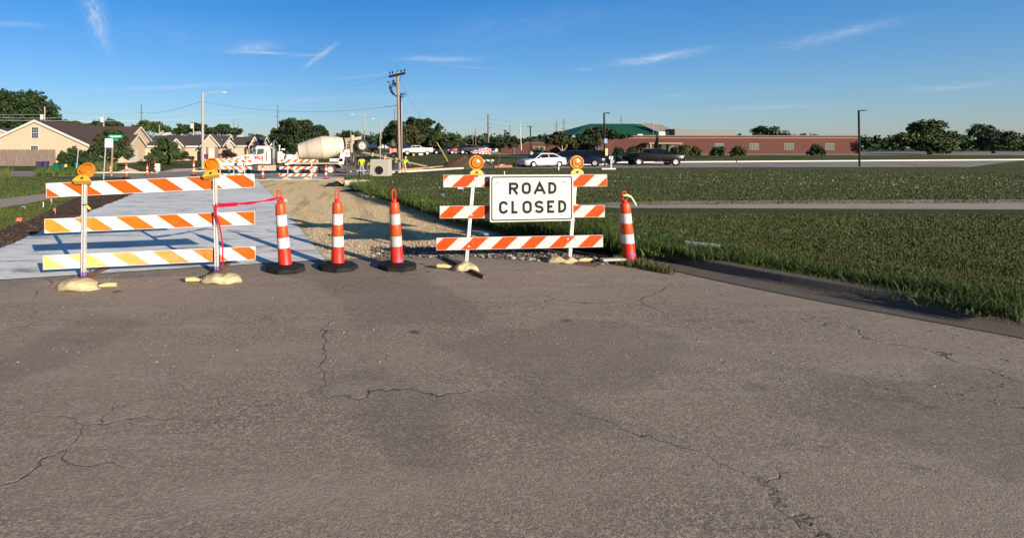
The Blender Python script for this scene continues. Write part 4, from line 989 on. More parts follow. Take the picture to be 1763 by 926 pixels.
# bins, cabinets --------------------------------------------------------------
def bin_(px, pyb, s, col, label, sc=1.0, rz=0.0, group='wheeled bins'):
    t = thing('wheelie_bin', label, 'bin', P(px, pyb, s), rz, group); m = mat('bin_%d_%d' % (col[0]*999, col[1]*999), col, .45)
    mb = MB(); w, d, h = .29*sc, .34*sc, .98*sc
    mb.add([(-w*.75,-d*.75,.06),(w*.75,-d*.75,.06),(w*.75,d*.75,.06),(-w*.75,d*.75,.06),(-w,-d,h),(w,-d,h),(w,d,h),(-w,d,h)], [(0,3,2,1),(4,5,6,7),(0,1,5,4),(1,2,6,5),(2,3,7,6),(3,0,4,7)])
    mb.build('bin_body', m, t, bevel=.02)
    mb = MB(); mb.box((0,0,h+.03), (2*w+.08, 2*d+.08, .07)); mb.box((0,d,h-.02),(2*w,.05,.05)); mb.build('lid', m, t, bevel=.03)
    for sx_ in (-1, 1):
        mb = MB(); mb.lathe([(.11,-.03),(.11,.03)], (sx_*w*.8, d*.8, .11), (1,0,0), 14); mb.build('wheel', M_rub, t)
    return t
bin_(69, 294, 15, (.045,.03,.10), 'dark purple wheeled bin left of its twin in front of the wooden fence')
bin_(78.5, 293, 14.5, (.045,.03,.10), 'dark purple wheeled bin right of its twin in front of the wooden fence', 1.0, .2)
bin_(98.5, 300, 16, (.005,.10,.065), 'green wheeled bin on the left of the green pair by the garden plants')
bin_(107.5, 299, 15.5, (.005,.10,.065), 'green wheeled bin on the right of the green pair beside the yellow marker', 1.0, -.15)
bin_(133.5, 293.5, 13, (.01,.10,.13), 'teal bin behind the left barricade lamp')
bin_(355, 276.5, 10.5, (.06,.03,.14), 'purple bin standing left of the white front door')
bin_(378.5, 276, 10.5, (.07,.04,.16), 'purple bin standing right of the white front door')
def cab(px, pyb, s, w, h, col, label, name='utility_box', cat='utility box'):
    mb = MB(); mb.box((0,0,h/2), (w, w*.8, h)); mb.box((0,0,h+.02), (w*1.06, w*.86, .06)); mb.box((0,-w*.41,h*.5),(w*.86,.012,h*.84)); o = mb.build(name, mat(name+'_%d' % (col[0]*99), col, .6, var=.1), bevel=.02)
    o.location = P(px, pyb, s); return tag(o, label, cat)
cab(271.5, 295.5, 16, .42, .80, (.66,.63,.52), 'cream pedestal box on the lawn by the driveway')
cab(113.5, 300, 15.5, .22, 1.05, (.62,.46,.12), 'yellow marker post right of the green bins', 'marker_post', 'marker post')
cab(725, 271, 9.6, 1.0, 1.75, (.42,.40,.37), 'tall grey utility cabinet in front of the white pickup')
cab(712, 270, 9.6, .38, 1.35, (.55,.36,.06), 'narrow yellow marker board left of the grey cabinet', 'marker_board', 'marker board')
cab(915, 266.5, 12, .42, .85, (.42,.33,.20), 'tan round topped bollard behind the roof of the white sedan', 'bollard', 'bollard')
cab(679, 267.5, 9.3, .8, 1.2, (.55,.2,.16), 'red and white plastic barrier left of the tall pole', 'plastic_barrier', 'barrier')
cab(673, 268, 9.3, .5, 1.3, (.60,.22,.18), 'second red plastic barrier panel beside the tall pole', 'plastic_barrier', 'barrier')
# ================================================================ POLES AND WIRES
M_conp = mat('concrete_pole', (.33,.29,.24), .8, var=.15, vs=2); M_dark = mat('dark_metal', (.008,.008,.009), .6, spec=.2)
M_wired = mat('wire_dark', (.06,.06,.07), .6); M_wirel = mat('wire_light', (.42,.44,.47), .6)
def pole(name, label, cat, px, ytop, ybase, s, w0, w1, m=M_wood, group=None, pxtop=None):
    b = P(px, ybase, s); b.z = float(G(b.x, b.y))
    t = thing(name, label, cat, b, 0, group); top = P(pxtop or px, ytop, s)-b
    mb = MB(); mb.tube([(0,0,-.1), top*.5, top], [w0/2, (w0+w1)/4, w1/2], 12); mb.build('shaft', m, t, smooth=60)
    return t, top, b
def insul(mb, p, r=.05, h=.16): mb.lathe([(r*.6,0),(r,.03),(r*.6,.06),(r,.09),(r*.5,h)], p, (0,0,1), 8)
t, top, b = pole('utility_pole', 'tall brown wooden utility pole with a dark crossarm and hanging cable gear', 'utility pole', 688, 124, 297, 15.5, .36, .27, pxtop=684.5)
qp = lambda px, py, s=15.5: P(px, py, s)-b
mb = MB(); mb.bar(qp(669,133)+Vector((0,-.2,0)), qp(697.5,126.5)+Vector((0,-.2,0)), .18, .26); mb.bar(qp(670,131.8)+Vector((0,.2,0)), qp(697.5,125.8)+Vector((0,.2,0)), .16, .22); mb.build('crossarm', mat('arm_timber',(.015,.012,.011),.85,spec=.1), t)
mb = MB(); mb.bar(qp(691.5,130), qp(686,143), .05, .05); mb.build('brace', M_dark, t)
for k, px in enumerate((671.5, 676, 684.8, 690.5, 696.5)):
    mb = MB(); insul(mb, qp(px, 129-(px-671)*.18-1), .09, .28); mb.build('insulator', M_dark, t)
mb = MB()
for (a, b2_, r) in (((666,140.5),(671,143),.09),((671,143),(675,138.5),.03),((675,138.5),(678,142),.03)): mb.bar(qp(*a), qp(*b2_), r, r)
mb.build('cutout_switch', M_dark, t)
mb = MB(); mb.lathe([(.03,0),(.12,.05),(.12,.5),(.05,.62)], qp(677.5,147), n=8); mb.lathe([(.03,0),(.10,.05),(.10,.35),(.04,.45)], qp(680.5,149), n=8); mb.bar(qp(674,148), qp(683,150.5), .05,.05); mb.build('cable_terminators', M_dark, t)
mb = MB()
for k, off in enumerate((0, 1.6, 3.4)):
    pts = [qp(670.5+off*.7,148+off*.3)+Vector((0,.05*k,0)), qp(671+off,153), qp(673+off,159), qp(677+off*.7,163.5), qp(683,165.5+off*.5)]
    mb.tube(pts, .045, 6)
mb.tube([qp(670.5,148), qp(672,145), qp(675,146), qp(675,150), qp(672,151), qp(670.5,148)], .05, 6)
mb.build('cable_loops', M_dark, t, smooth=60)
mb = MB(); mb.tube([qp(686.6,165)+Vector((.17,-.1,0)), qp(688.2,296)+Vector((.22,-.1,0))], .05, 6); mb.build('riser_pipe', M_dark, t)
t, top, b = pole('utility_pole', 'slimmer grey utility pole with a dark cable bundle just right of the tall brown pole', 'utility pole', 691.5, 176, 293, 15, .20, .16, M_conp, pxtop=691)
qp = lambda px, py, s=15: P(px, py, s)-b
mb = MB(); mb.tube([qp(689.2,165), qp(690,294)], .09, 8); mb.build('riser_pipe', M_dark, t)
mb = MB(); mb.bar(qp(687.5,165), qp(693,168), .08,.08); mb.bar(qp(688,169.5), qp(696,166.5), .10,.08); mb.build('crossarm', M_dark, t)
mb = MB()
for cx_, cy_, rx in ((696,162.3,3.2),(692,163,2.2),(690,164,1.6)): mb.tube([qp(cx_+rx*math.cos(a), cy_-rx*.55*math.sin(a)) for a in [k*.7 for k in range(10)]], .035, 5)
mb.build('cable_loops', M_dark, t)
mb = MB(); insul(mb, qp(690,163.5), .07,.25); insul(mb, qp(693.5,165), .07,.25); mb.build('insulator', M_dark, t)
def street_light(label, px, ytop, ybase, s, w, arm, hd, m=M_conp):
    t, top, b = pole('street_lamp', label, 'street lamp', px, ytop, ybase, s, w, w*.75, m, 'street lamps on pale poles')
    A_ = P(arm[0], arm[1], s)-b; a0 = P(px, ytop+3, s)-b; mid = a0.lerp(A_, .5)+Vector((0,0,.12))
    mb = MB(); mb.tube([a0, mid, A_], .045, 6); mb.build('arm', M_steelp, t)
    d = 1 if A_.x > a0.x else -1
    mb = MB(); mb.lathe([(.02,-.1),(.10,0),(.17,.25),(.17,.55),(.08,.72),(.01,.75)], A_, (d,0,-.05), 10, sy=.55); mb.build('lamp_head', M_steelp, t, smooth=60); return t
street_light('street lamp on a thick pale pole at the left with its arm to the right', 349, 160.5, 291, 14, .36, (380,159), 0)
street_light('street lamp behind the mixer drum with its arm to the left', 627.5, 196, 268, 8.6, .30, (608,197.5), 0)
street_light('thinner street lamp left of the tall brown pole with its arm to the left', 654.5, 208, 270.5, 9.4, .22, (644,204.5), 0)
pole('utility_pole', 'thin pale pole close behind the thinner street lamp', 'utility pole', 657, 210, 268, 9, .12, .10, M_conp)
pole('utility_pole', 'short pale pole at the rear of the mixer drum', 'utility pole', 604, 224, 262, 9, .14, .12, M_conp)
pole('utility_pole', 'very thin pale pole behind the raised mixer tyre', 'utility pole', 623, 224, 262, 8, .10, .09, M_conp)
def far_pole(px, yt, yb, s, w, label, arms=(), m=None, tr=None, pxt=None):
    t, top, b = pole('power_pole', label, 'power pole', px, yt, yb, s, w, w*.7, m or M_brownp, 'distant power poles on the skyline', pxt)
    for (y, x0, x1) in arms:
        mb = MB(); mb.bar(P(x0, y, s)-b, P(x1, y, s)-b, .16, .16); mb.build('crossarm', M_brownp, t)
    if tr: mb = MB(); mb.lathe([(.3,0),(.34,.1),(.34,.9),(.2,1.05)], P(tr[0], tr[1], s)-b, n=12); mb.build('transformer', mat('transformer_grey',(.62,.62,.6),.5), t, smooth=50)
    return t
M_brownp = mat('far_pole_brown', (.16,.11,.10), .9)
far_pole(243.5, 179.5, 240, 6.5, .38, 'brown power pole rising behind the big gabled house ridge', ((194.5,242,246.5),(190,242,245)))
far_pole(478, 181, 240, 6.5, .34, 'brown power pole above the big round tree behind the truck', ((193.5,477,482),(201,474,480)))
far_pole(840.5, 197, 268, 6.5, .50, 'tallest dark power pole on the right skyline with staggered side arms', ((205,839,846.5),(213,836,842),(220,839.5,846.5)))
far_pole(819, 222, 262, 5, .36, 'slim power pole left of the tallest dark one')
far_pole(814.5, 228, 262, 5, .25, 'faint short power pole beside the slim one', ((235,811,816),))
far_pole(878, 216, 262, 5, .3, 'distant power pole between the tallest pole and the white flagpole')
far_pole(958, 209, 258, 5, .36, 'left pole of the pair on the skyline above the forked tree', ((215.5,956,963),(221,955,959)))
far_pole(971, 205, 258, 5, .36, 'right pole of the pair on the skyline above the forked tree', ((210.5,967,976),(222,967,976)))
far_pole(1069.5, 200, 246, 5, .36, 'distant pole rising above the green metal roof', ((208.5,1066,1072),))
far_pole(402, 204.5, 240, 5, .2, 'thin pole with a red top above the trees left of the truck')
far_pole(409.8, 211, 240, 5, .25, 'short dark pole right of the red topped one', ((217.5,408.5,412),))
far_pole(679, 187, 240, 5.5, .34, 'reddish power pole just left of the tall brown pole')
far_pole(770.5, 224.5, 250, 5, .28, 'small pole on the skyline right of the tree cluster')
far_pole(178.5, 194, 240, 8, .34, 'pale pole with a transformer behind the brown roof', (), M_conp, (175, 210.5))
far_pole(77, 184, 240, 8, .34, 'pale pole with a white transformer at the big left tree', (), M_conp, (72, 206))
far_pole(333, 211, 240, 8, .34, 'pale pole with a transformer above the row house roofs', (), M_conp, (330, 221.5))
far_pole(274.5, 215, 246, 8.5, .22, 'thin pale pole between the gable and the green tree', (), M_conp)
t, top, b = pole('flagpole', 'tall bare white flagpole behind the white sedan', 'flagpole', 898, 209.5, 264.5, 9.5, .20, .09, mat('white_pole',(.5,.5,.49),.5), pxtop=895)
def shoebox(label, px, yt, yb, s, w, x1):
    t, top, b = pole('parking_lamp', label, 'parking lamp', px, yt, yb, s, w, w, M_dark, 'dark parking lot lamps', px-1.5)
    mb = MB(); mb.bar(P(px-1.5,yt+.6,s)-b, P(x1,yt+.2,s)-b, .12,.08); mb.bar(P(px+3,yt+.4,s)-b, P(x1,yt+.4,s)-b, .30,.10); mb.build('lamp_head', M_dark, t); return t, b
t, b = shoebox('tall dark parking lamp with a blue sign on its shaft by the dark cars', 1041.5, 194.5, 291, 16, .17, 1049)
mb = MB(); q = P(1042, 243, 16)-b; mb.bx(q.x-.16,q.x+.16,q.y-.14,q.y-.11,q.z-.25,q.z+.25); mb.build('blue_sign', mat('sign_blue',(.10,.22,.38),.5), t)
mb = MB(); q = P(1043, 261.5, 16)-b; mb.bx(q.x-.14,q.x+.14,q.y-.17,q.y-.14,q.z-.42,q.z+.36); mb.build('yellow_sign', mat('sign_yellow',(.45,.32,.10),.5,var=.3), t)
shoebox('dark parking lamp behind the white sedan roof', 914.5, 217.5, 265.5, 9.5, .20, 908)
shoebox('small distant parking lamp left of the forked tree', 938.5, 229, 260, 6.5, .18, 942)
shoebox('dark parking lamp on the grass far out to the right', 1480, 190, 290, 16, .17, 1490)
def wire(a, b, label, sag=.6, r=.016, m=None, n=24, name='overhead_wire'):
    A_, B_ = P(*a), P(*b); mb = MB()
    mb.tube([A_.lerp(B_, k/n)-A_+Vector((0,0,-4*sag*(k/n)*(1-k/n))) for k in range(n+1)], r, 4)
    o = mb.build(name, m or M_wired); o.location = A_; return tag(o, label, 'wire', 'overhead wires')
wire((352,175.5,14), (684,182,15.5), 'dark wire sagging from the left street lamp pole to the tall pole', .95, .018)
wire((347,175,14), (243.5,194,6.5), 'dark wire from the left street lamp pole to the pole behind the roof', .6, .022)
wire((243.5,194,6.5), (105,193,8), 'faint dark wire running left above the brown roof', .5, .02)
wire((-60,199,8), (110,203,8), 'highest pale wire across the big left tree', .3, .025, M_wirel)
wire((-60,206.5,8), (247,208.5,7), 'pale wire just above the ridge of the left house', .1, .026, M_wirel)
wire((247,207.5,7), (440,200.5,7), 'pale wire over the roofs of the row houses', .1, .026, M_wirel)
wire((440,200.5,7), (655,198,8), 'pale wire from the round tree to the thin street lamp', .4, .02, M_wirel)
wire((-60,197,8), (77,197.5,8), 'short pale wire left of the transformer pole', .1, .02, M_wirel)
wire((600,148,9), (671,130,15.5), 'thin wire leaving the crossarm to the left', .3, .01)
wire((662,183.5,12), (684,181.5,15.5), 'short thick dark cable left of the tall pole', .05, .035)
wire((687,137,15.5), (771.5,279,14), 'guy wire slanting down right from the tall pole', .15, .014)
mb = MB(); A_ = P(752, 245, 14.1); B_ = P(772, 279.5, 14); mb.tube([(0,0,0), B_-A_], .035, 6); o = mb.build('guy_guard', mat('guard_yellow',(.70,.60,.08),.5)); o.location = A_; tag(o, 'yellow plastic guard on the lower end of the slanting guy wire', 'guy wire guard')
for k, (y0, y1) in enumerate(((205,205.5),(213,212),(220,218.5))): wire((841,y0,6.5), (958,y1+6,5), ('upper','middle','lower')[k]+' faint line between the tallest dark pole and the skyline pair', .6, .02)
wire((971,211,5), (1069,209,5), 'faint line between the skyline pair and the pole over the green roof', 1.0, .02)
wire((700,204,6.5), (840,205,6.5), 'faint line left of the tallest dark power pole', .8, .02)

# ================================================================ TREES AND SHRUBS
def leafm(name, c): return mat(name, c, .65, spec=.3, var=.4, vs=.25)
LF = {'dark': [leafm('leaf_dark', (0.0198,0.0384,0.0112)), leafm('leaf_dark_mid', (0.0310,0.0558,0.0155)), leafm('leaf_dark_low', (0.0136,0.0260,0.0087))],
      'mid': [leafm('leaf_mid', (0.0372,0.0651,0.0174)), leafm('leaf_mid_low', (0.0248,0.0434,0.0124)), leafm('leaf_mid_high', (0.0558,0.0806,0.0217))],
      'olive': [leafm('leaf_olive', (0.0589,0.0620,0.0186)), leafm('leaf_olive_dark', (0.0372,0.0372,0.0136)), leafm('leaf_olive_high', (0.0806,0.0806,0.0279))],
      'red': [leafm('leaf_red', (0.0341,0.0155,0.0124)), leafm('leaf_red_dark', (0.0186,0.0093,0.0093)), leafm('leaf_red_low', (0.0372,0.0310,0.0124))],
      'mixred': [leafm('leaf_dark', (0,)*3), leafm('leaf_red', (0,)*3), leafm('leaf_mid', (0,)*3), leafm('leaf_dark_mid',(0,)*3)]}
M_bark = mat('bark', (.12,.09,.065), .95, var=.4, vs=4, bump=.6, bs=12); M_barkp = mat('bark_pale', (.30,.26,.17), .9, var=.3, vs=4, bump=.5, bs=12)
def leaves(name, parent, blobs, count, size, mats, seed, flat=1.0):
    """crown of many small leaf clumps: blobs = (x,y,z,rx,ry,rz)"""
    rg = np.random.default_rng(seed); B = np.array(blobs, float); vol = B[:,3]*B[:,4]*B[:,5]; vol = vol**.75
    # break every blob into lobes for an uneven outline
    sub = []
    for b, v in zip(B, vol):
        k = max(12, int(30*min(1.6, b[3]/max(B[:,3].mean(), .1))))
        for _ in range(k):
            d = rg.normal(size=3); d /= np.linalg.norm(d); rr_ = rg.uniform(.35, .98)
            sub.append([b[0]+d[0]*b[3]*rr_*.85, b[1]+d[1]*b[4]*rr_*.85, b[2]+d[2]*b[5]*rr_*.85, *(b[3:6]*rg.uniform(.12, .34))])
        sub.append([b[0], b[1], b[2], *(b[3:6]*.62)])
    S_ = np.array(sub); wv = (S_[:,3]*S_[:,4]+S_[:,4]*S_[:,5]); idx = rg.choice(len(S_), count, p=wv/wv.sum())
    d = rg.normal(size=(count, 3)); d /= np.linalg.norm(d, axis=1)[:, None]
    r = rg.uniform(.25, 1.3, count)**.7; c = S_[idx, :3]+d*S_[idx, 3:]*r[:, None]
    nrm_ = d+rg.normal(scale=.9, size=(count, 3)); nrm_ /= np.linalg.norm(nrm_, axis=1)[:, None]
    a = np.cross(nrm_, rg.normal(size=(count, 3))); a /= np.linalg.norm(a, axis=1)[:, None]; b = np.cross(nrm_, a)
    s_ = size*rg.uniform(.5, 1.4, count)[:, None]
    V_ = np.stack([c-a*s_*.5, c-b*s_*.36+nrm_*s_*.08, c+a*s_*.62, c+b*s_*.36+nrm_*s_*.05], 1).reshape(-1, 3)
    V_[:, 2] = np.maximum(V_[:, 2], .03)
    me = bpy.data.meshes.new(name); me.vertices.add(count*4); me.vertices.foreach_set('co', V_.reshape(-1))
    me.loops.add(count*4); me.loops.foreach_set('vertex_index', np.arange(count*4)); me.polygons.add(count); me.polygons.foreach_set('loop_start', np.arange(count)*4)
    # whole lobes tend to one tone
    tone = rg.integers(0, len(mats), len(S_)); mi = np.where(rg.random(count) < .55, tone[idx], rg.integers(0, len(mats), count)); me.polygons.foreach_set('material_index', mi)
    for m in mats: me.materials.append(m)
    me.update(calc_edges=True); me.validate()
    o = bpy.data.objects.new(name, me); COL.objects.link(o); o.parent = parent; return o
TN = [0]
def tree(label, px, s, ytop, ybase, blobs_px, kind='dark', count=5000, size=.34, bark=M_bark, tw=.4, limbs=4, name='tree', cat='tree', group=None, depth=.8, trunk_px=None, fork=.3):
    """blobs_px: (px, py, halfw_px, halfh_px) list at scale s"""
    TN[0] += 1; b = P(px, ybase, s); gz = float(G(b.x, b.y)); b.z = min(b.z, gz) if b.z > gz+1.5 else gz
    t = thing(name, label, cat, b, 0, group); rs = random.Random(TN[0]); bl = []
    for (bx_, by_, hw, hh) in blobs_px:
        c = P(bx_, by_, s)-b; bl.append((c.x, rs.uniform(-.25,.25)*hw/s, c.z, hw/s, hw/s*depth, hh/s))
    leaves('crown', t, bl, count, size, LF[kind], TN[0]+100)
    if tw:
        hh = max(x[2] for x in bl); mb = MB(); tx = ((trunk_px or px)-px)/s
        mb.tube([(tx,0,-.1),(tx+.05,0,hh*.15),(tx,0,hh*fork),(tx*.6,0,hh*.7)], [tw*.62, tw*.45, tw*.38, tw*.15], 8)
        for x in bl[:limbs+2]:
            mb.tube([(tx,0,hh*fork*.9), ((x[0]+tx)*.5+.1, x[1]*.5, (hh*fork+x[2])*.5-.2), (x[0], x[1], x[2])], [tw*.3, tw*.2, tw*.06], 6)
            for _ in range(2): mb.tube([((x[0]+tx)*.5, x[1]*.5, (hh*fork+x[2])*.5), (x[0]+rs.uniform(-.5,.5)*x[3], x[1]+rs.uniform(-.5,.5)*x[4], x[2]+rs.uniform(-.2,.6)*x[5])], [tw*.14, tw*.04], 5)
        mb.build('trunk', bark, t, smooth=60)
    return t
TG = 'trees behind the houses'
tree('huge dense dark tree behind the gabled house at the far left', 40, 7.2, 157, 285, [(45,180,34,24),(12,185,32,28),(78,190,26,22),(28,205,44,30),(92,205,16,16),(60,168,20,12),(-30,190,36,34),(5,165,22,14)], 'dark', 22000, .55, tw=.8, group=TG)
tree('low tree top peeping over the brown roof beside the transformer pole', 172, 6.5, 203, 265, [(165,214,14,9),(190,213,16,10),(205,217,12,8),(150,219,14,7)], 'dark', 5000, .5, group=TG)
tree('mid green tree top between the brown ridge and the gable', 120, 6.5, 205, 265, [(112,212,14,7),(128,214,14,7),(140,217,10,6)], 'mid', 3000, .5, group=TG)
tree('rounded tree behind the gable of the left house', 252, 7, 208, 268, [(250,216,18,10),(272,219,16,10),(238,222,16,9),(288,223,10,7)], 'mid', 5500, .45, group=TG)
tree('broad dark tree behind the first row house', 325, 6.8, 212, 262, [(318,222,18,10),(338,220,20,9),(352,224,14,8),(304,227,14,7)], 'dark', 5500, .45, group=TG)
tree('broad dark tree behind the second row house', 392, 6.8, 214, 262, [(385,223,20,9),(404,226,14,9),(370,226,16,8)], 'dark', 5000, .45, group=TG)
tree('small dark tree right of the last row house', 446, 6.8, 230, 262, [(446,237,13,7),(436,240,9,5)], 'dark', 1800, .4, group=TG)
tree('big round dark tree behind the mixer truck', 508, 9.5, 203, 284, [(505,222,34,18),(480,235,22,22),(528,236,24,22),(508,252,40,22),(494,213,20,10),(522,214,20,10)], 'dark', 24000, .34, tw=.5, group=TG)
tree('smaller dark tree right of the big round one', 550, 8.6, 211, 275, [(548,224,16,12),(560,232,10,14),(545,240,18,18)], 'dark', 8000, .36, group=TG)
tree('little round tree above the rear end of the mixer drum', 600, 7, 223, 262, [(600,233,14,9),(590,236,8,7),(611,235,8,7)], 'dark', 2600, .4, group=TG)
TC = 'trees in the cluster behind the tall pole'
tree('dark tree at the left of the central cluster behind the tall pole', 676, 8.8, 202, 270, [(682,216,18,12),(670,230,20,14),(690,232,20,18),(660,243,12,9)], 'dark', 12000, .36, tw=.55, group=TC)
tree('dark leafy tree in the middle of the central cluster', 722, 8.6, 198, 270, [(710,210,16,9),(735,211,18,9),(722,224,28,16),(748,232,16,13),(755,219,9,8),(735,243,26,12)], 'dark', 14000, .36, tw=.55, group=TC)
tree('brownish olive round tree in front of the central cluster', 708, 9.5, 214, 271, [(708,230,18,13),(700,240,16,10),(718,238,16,12),(708,220,12,7)], 'olive', 9000, .32, tw=.45, group=TC)
tree('bushy tree with pale green leaves right of the central cluster', 783, 9.2, 229, 269, [(778,240,16,10),(792,246,12,10),(768,246,14,10),(783,252,18,8)], 'mid', 8000, .32, tw=.3, group=TC)
tree('low green tree closing the gap at the right of the cluster', 757, 9, 226, 269, [(755,238,14,11),(748,250,16,8)], 'mid', 5000, .32, tw=.3, group=TC)
TR = 'trees along the right of the far road'
tree('dark spreading tree right of the tallest power pole', 857, 8.4, 233, 262, [(852,242,12,8),(868,242,14,8),(860,250,16,7)], 'dark', 4600, .36, group=TR)
tree('dark spreading tree left of the white flagpole', 884, 8.2, 234, 262, [(880,242,13,8),(892,244,12,7),(884,250,14,6)], 'dark', 4600, .36, group=TR)
tree('small mid green tree between flagpole and forked tree', 918, 7.5, 233, 262, [(916,243,14,9),(904,246,10,8),(926,246,8,7)], 'mid', 3500, .36, group=TR)
tree('olive green tree with a pale forked trunk behind the dark suv', 966, 12.5, 224, 264, [(966,236,17,8),(953,243,14,8),(980,243,14,8),(964,230,12,5),(944,248,8,5),(990,251,10,6),(966,244,18,6)], 'olive', 13000, .24, M_barkp, .26, 1, group=TR, trunk_px=968, fork=.35)
tree('wide dark tree in front of the green metal roof', 1030, 11, 217, 268, [(1025,232,24,12),(1050,232,22,9),(1005,240,18,10),(1035,224,22,7),(1068,235,18,5),(1018,247,20,10)], 'dark', 15000, .3, tw=.4, group=TR)
tree('slim dark conifer by the brick building entrance', 1131, 11.5, 234, 268, [(1131,240,2.4,6),(1131,249,3.4,8),(1131,258,4,8)], 'dark', 1800, .2, tw=.12, group=TR)
tree('leafy tree beyond the brick building out to the right', 1330, 8.5, 205, 268, [(1320,228,24,15),(1345,240,26,16),(1300,243,22,15),(1325,252,30,12)], 'dark', 9000, .38, tw=.5, group=TR)
tree('round green tree far out at the right of the lawn', 1600, 9.5, 195, 270, [(1600,224,32,20),(1570,240,26,18),(1634,242,26,18),(1600,252,40,14)], 'mid', 14000, .36, tw=.6, group=TR)
tree('dark tree at the far right edge behind the round green tree', 1710, 8.2, 205, 268, [(1695,226,26,16),(1735,238,30,18),(1705,248,38,14)], 'dark', 9000, .38, tw=.5, group=TR)
# shrubs and small trees near the houses
SG = 'shrubs around the houses'
tree('dense dark shrub at the end of the wooden fence', 122, 12.5, 247, 288, [(110,271,15,11),(125,266,16,12),(140,272,16,14),(120,281,22,8)], 'dark', 9000, .22, tw=0, name='shrub', cat='shrub', group=SG)
tree('sparse upright twiggy shrub above the fence end', 125, 12.5, 246, 288, [(126,256,6,7),(120,259,5,5)], 'mid', 420, .2, tw=.1, name='shrub', cat='shrub', group=SG)
tree('broad green and reddish tree behind the street name sign', 190, 12.8, 220, 292, [(180,242,20,15),(205,238,22,15),(170,258,26,14),(200,258,28,18),(222,262,14,12),(190,228,20,7)], 'mixred', 20000, .23, tw=.25, limbs=5, group=SG)
tree('dark shrub mass under the broad tree', 160, 12.8, 262, 292, [(160,275,24,11),(185,279,18,9),(145,272,14,12)], 'dark', 8000, .22, tw=0, name='shrub', cat='shrub', group=SG)
tree('full green tree in front of the first row house', 288, 11.5, 234, 285, [(290,252,22,13),(272,262,16,14),(300,264,16,14),(285,272,26,10),(280,244,14,9)], 'mid', 15000, .24, tw=.25, group=SG)
tree('low green shrub at the garage corner of the gabled house', 257, 12, 262, 288, [(256,272,8,9),(266,276,8,7)], 'mid', 2600, .2, tw=.08, name='shrub', cat='shrub', group=SG)
tree('round dark shrub at the wall of the first row house', 318, 10.5, 258, 278, [(318,267,9,8),(312,271,8,6)], 'dark', 2400, .2, tw=0, name='shrub', cat='shrub', group=SG)
tree('low rusty shrub right of the round dark one', 329, 10.5, 268, 276, [(330,272,7,4)], 'mixred', 900, .2, tw=0, name='shrub', cat='shrub', group=SG)
tree('dark purple leaved bush between the front doors', 392, 10.2, 256, 276, [(391,264,12,7),(384,269,9,6),(401,268,8,6)], 'red', 3400, .2, tw=0, name='shrub', cat='shrub', group=SG)
tree('low mixed flower bed before the first row house', 322, 11.5, 276, 290, [(322,284,22,4),(345,286,14,3)], 'olive', 1800, .2, tw=0, name='flower_bed', cat='flower bed', group=SG)
tree('round garden bush beside the yellow marker post', 120, 16, 283, 302, [(118,294,10,7),(130,297,10,5)], 'mid', 2600, .14, tw=0, name='shrub', cat='shrub', group=SG)
for k, (px, w, hh, kd, lab) in enumerate(((1065,9,8,'dark','first dark clipped shrub before the brick wall at the left'),(1088,10,9,'mid','largest clipped shrub before the brick wall right of the lamp'),(1105,7,7,'dark','small clipped shrub next to the glass doors'),
        (1160,11,8,'dark','dark shrub right of the glass doors behind the pickup'),(1178,12,10,'mid','tall shrub before the right part of the brick wall'),(1197,10,9,'olive','olive shrub at the right edge before the brick wall'),
        (930,16,3.5,'dark','long low hedge before the far brick wing'),(1235,12,9,'dark','dark shrub past the right edge of the brick wall row'),(1270,12,9,'mid','mid green shrub farther along the brick wall'),(1405,14,10,'dark','lone dark shrub near the far brick corner'))):
    tree(lab, px, 11.3 if px > 1000 else 9.3, 255, 269 if px > 1000 else 264.5, [(px,(268.5 if px > 1000 else 264)-hh,w,hh),(px+w*.5,(268.5 if px > 1000 else 264)-hh*.6,w*.7,hh*.7),(px-w*.7,(268.5 if px > 1000 else 264)-hh*.45,w*.6,hh*.55),(px-w*.2,(268.5 if px > 1000 else 264)-hh*1.3,w*.4,hh*.6)], kd, int(230*w), .2, tw=0, name='shrub', cat='shrub', group='shrubs along the brick building')
# far belt of woods below the hills (nobody could count it)
bl = []
for k in range(150):
    px = -500+k*16; s = random.uniform(2.6, 3.4); c = P(px+random.uniform(-8,8), 253, s); bl.append((c.x, c.y, 4+random.uniform(0,3), 7, 7, random.uniform(4,7)))
o = leaves('far_woods', None, bl, 42000, 1.7, [mat('far_leaf_a',(.035,.06,.03),.9,spec=.1), mat('far_leaf_b',(.05,.08,.035),.9,spec=.1)], 5); tag(o, 'far dark belt of woods along the foot of the hills', 'woods', kind='stuff')
# sandy bank between the tree cluster and the dark trees
heap(812, 264.2, 16, 8, 2.0, 'bare sandy bank beyond the parked cars', mat('sandy_bank',(.22,.16,.08),.95,var=.3,vs=.5), 'earth_bank', 'bank')
# ================================================================ FENCE AND HOUSES
M_fence = mat('fence_wood', (.17,.13,.105), .9, var=.8, vs=5, stretch=(1.4,1.4,.12))
a, b_ = P(-190, 284, 12.2), P(96.5, 284, 12.2); a.z = b_.z = -.5; fen = thing('wooden_fence', 'weathered grey brown picket fence in front of the left house', 'fence', a)
mb = MB(); L = b_.x-a.x; n = int(L/.15)
for k in range(n):
    h = 2.35+random.uniform(-.03,.03); x = k*.15+.075; mb.bx(x-.068, x+.068, -.012+random.uniform(-.004,.004), .012, 0, h, 0)
mb.build('pickets', M_fence, fen)
mb = MB(); mb.bx(0, L, .013, .05, .4, .5); mb.bx(0, L, .013, .05, 1.7, 1.8); mb.build('fence_rail', M_fence, fen)
M_sid = mat('peach_siding', (.46,.35,.245), .75, var=.04); M_trim = mat('white_trim', (.52,.49,.44), .6); M_sidd = mat('tan_siding', (.41,.32,.23), .8)
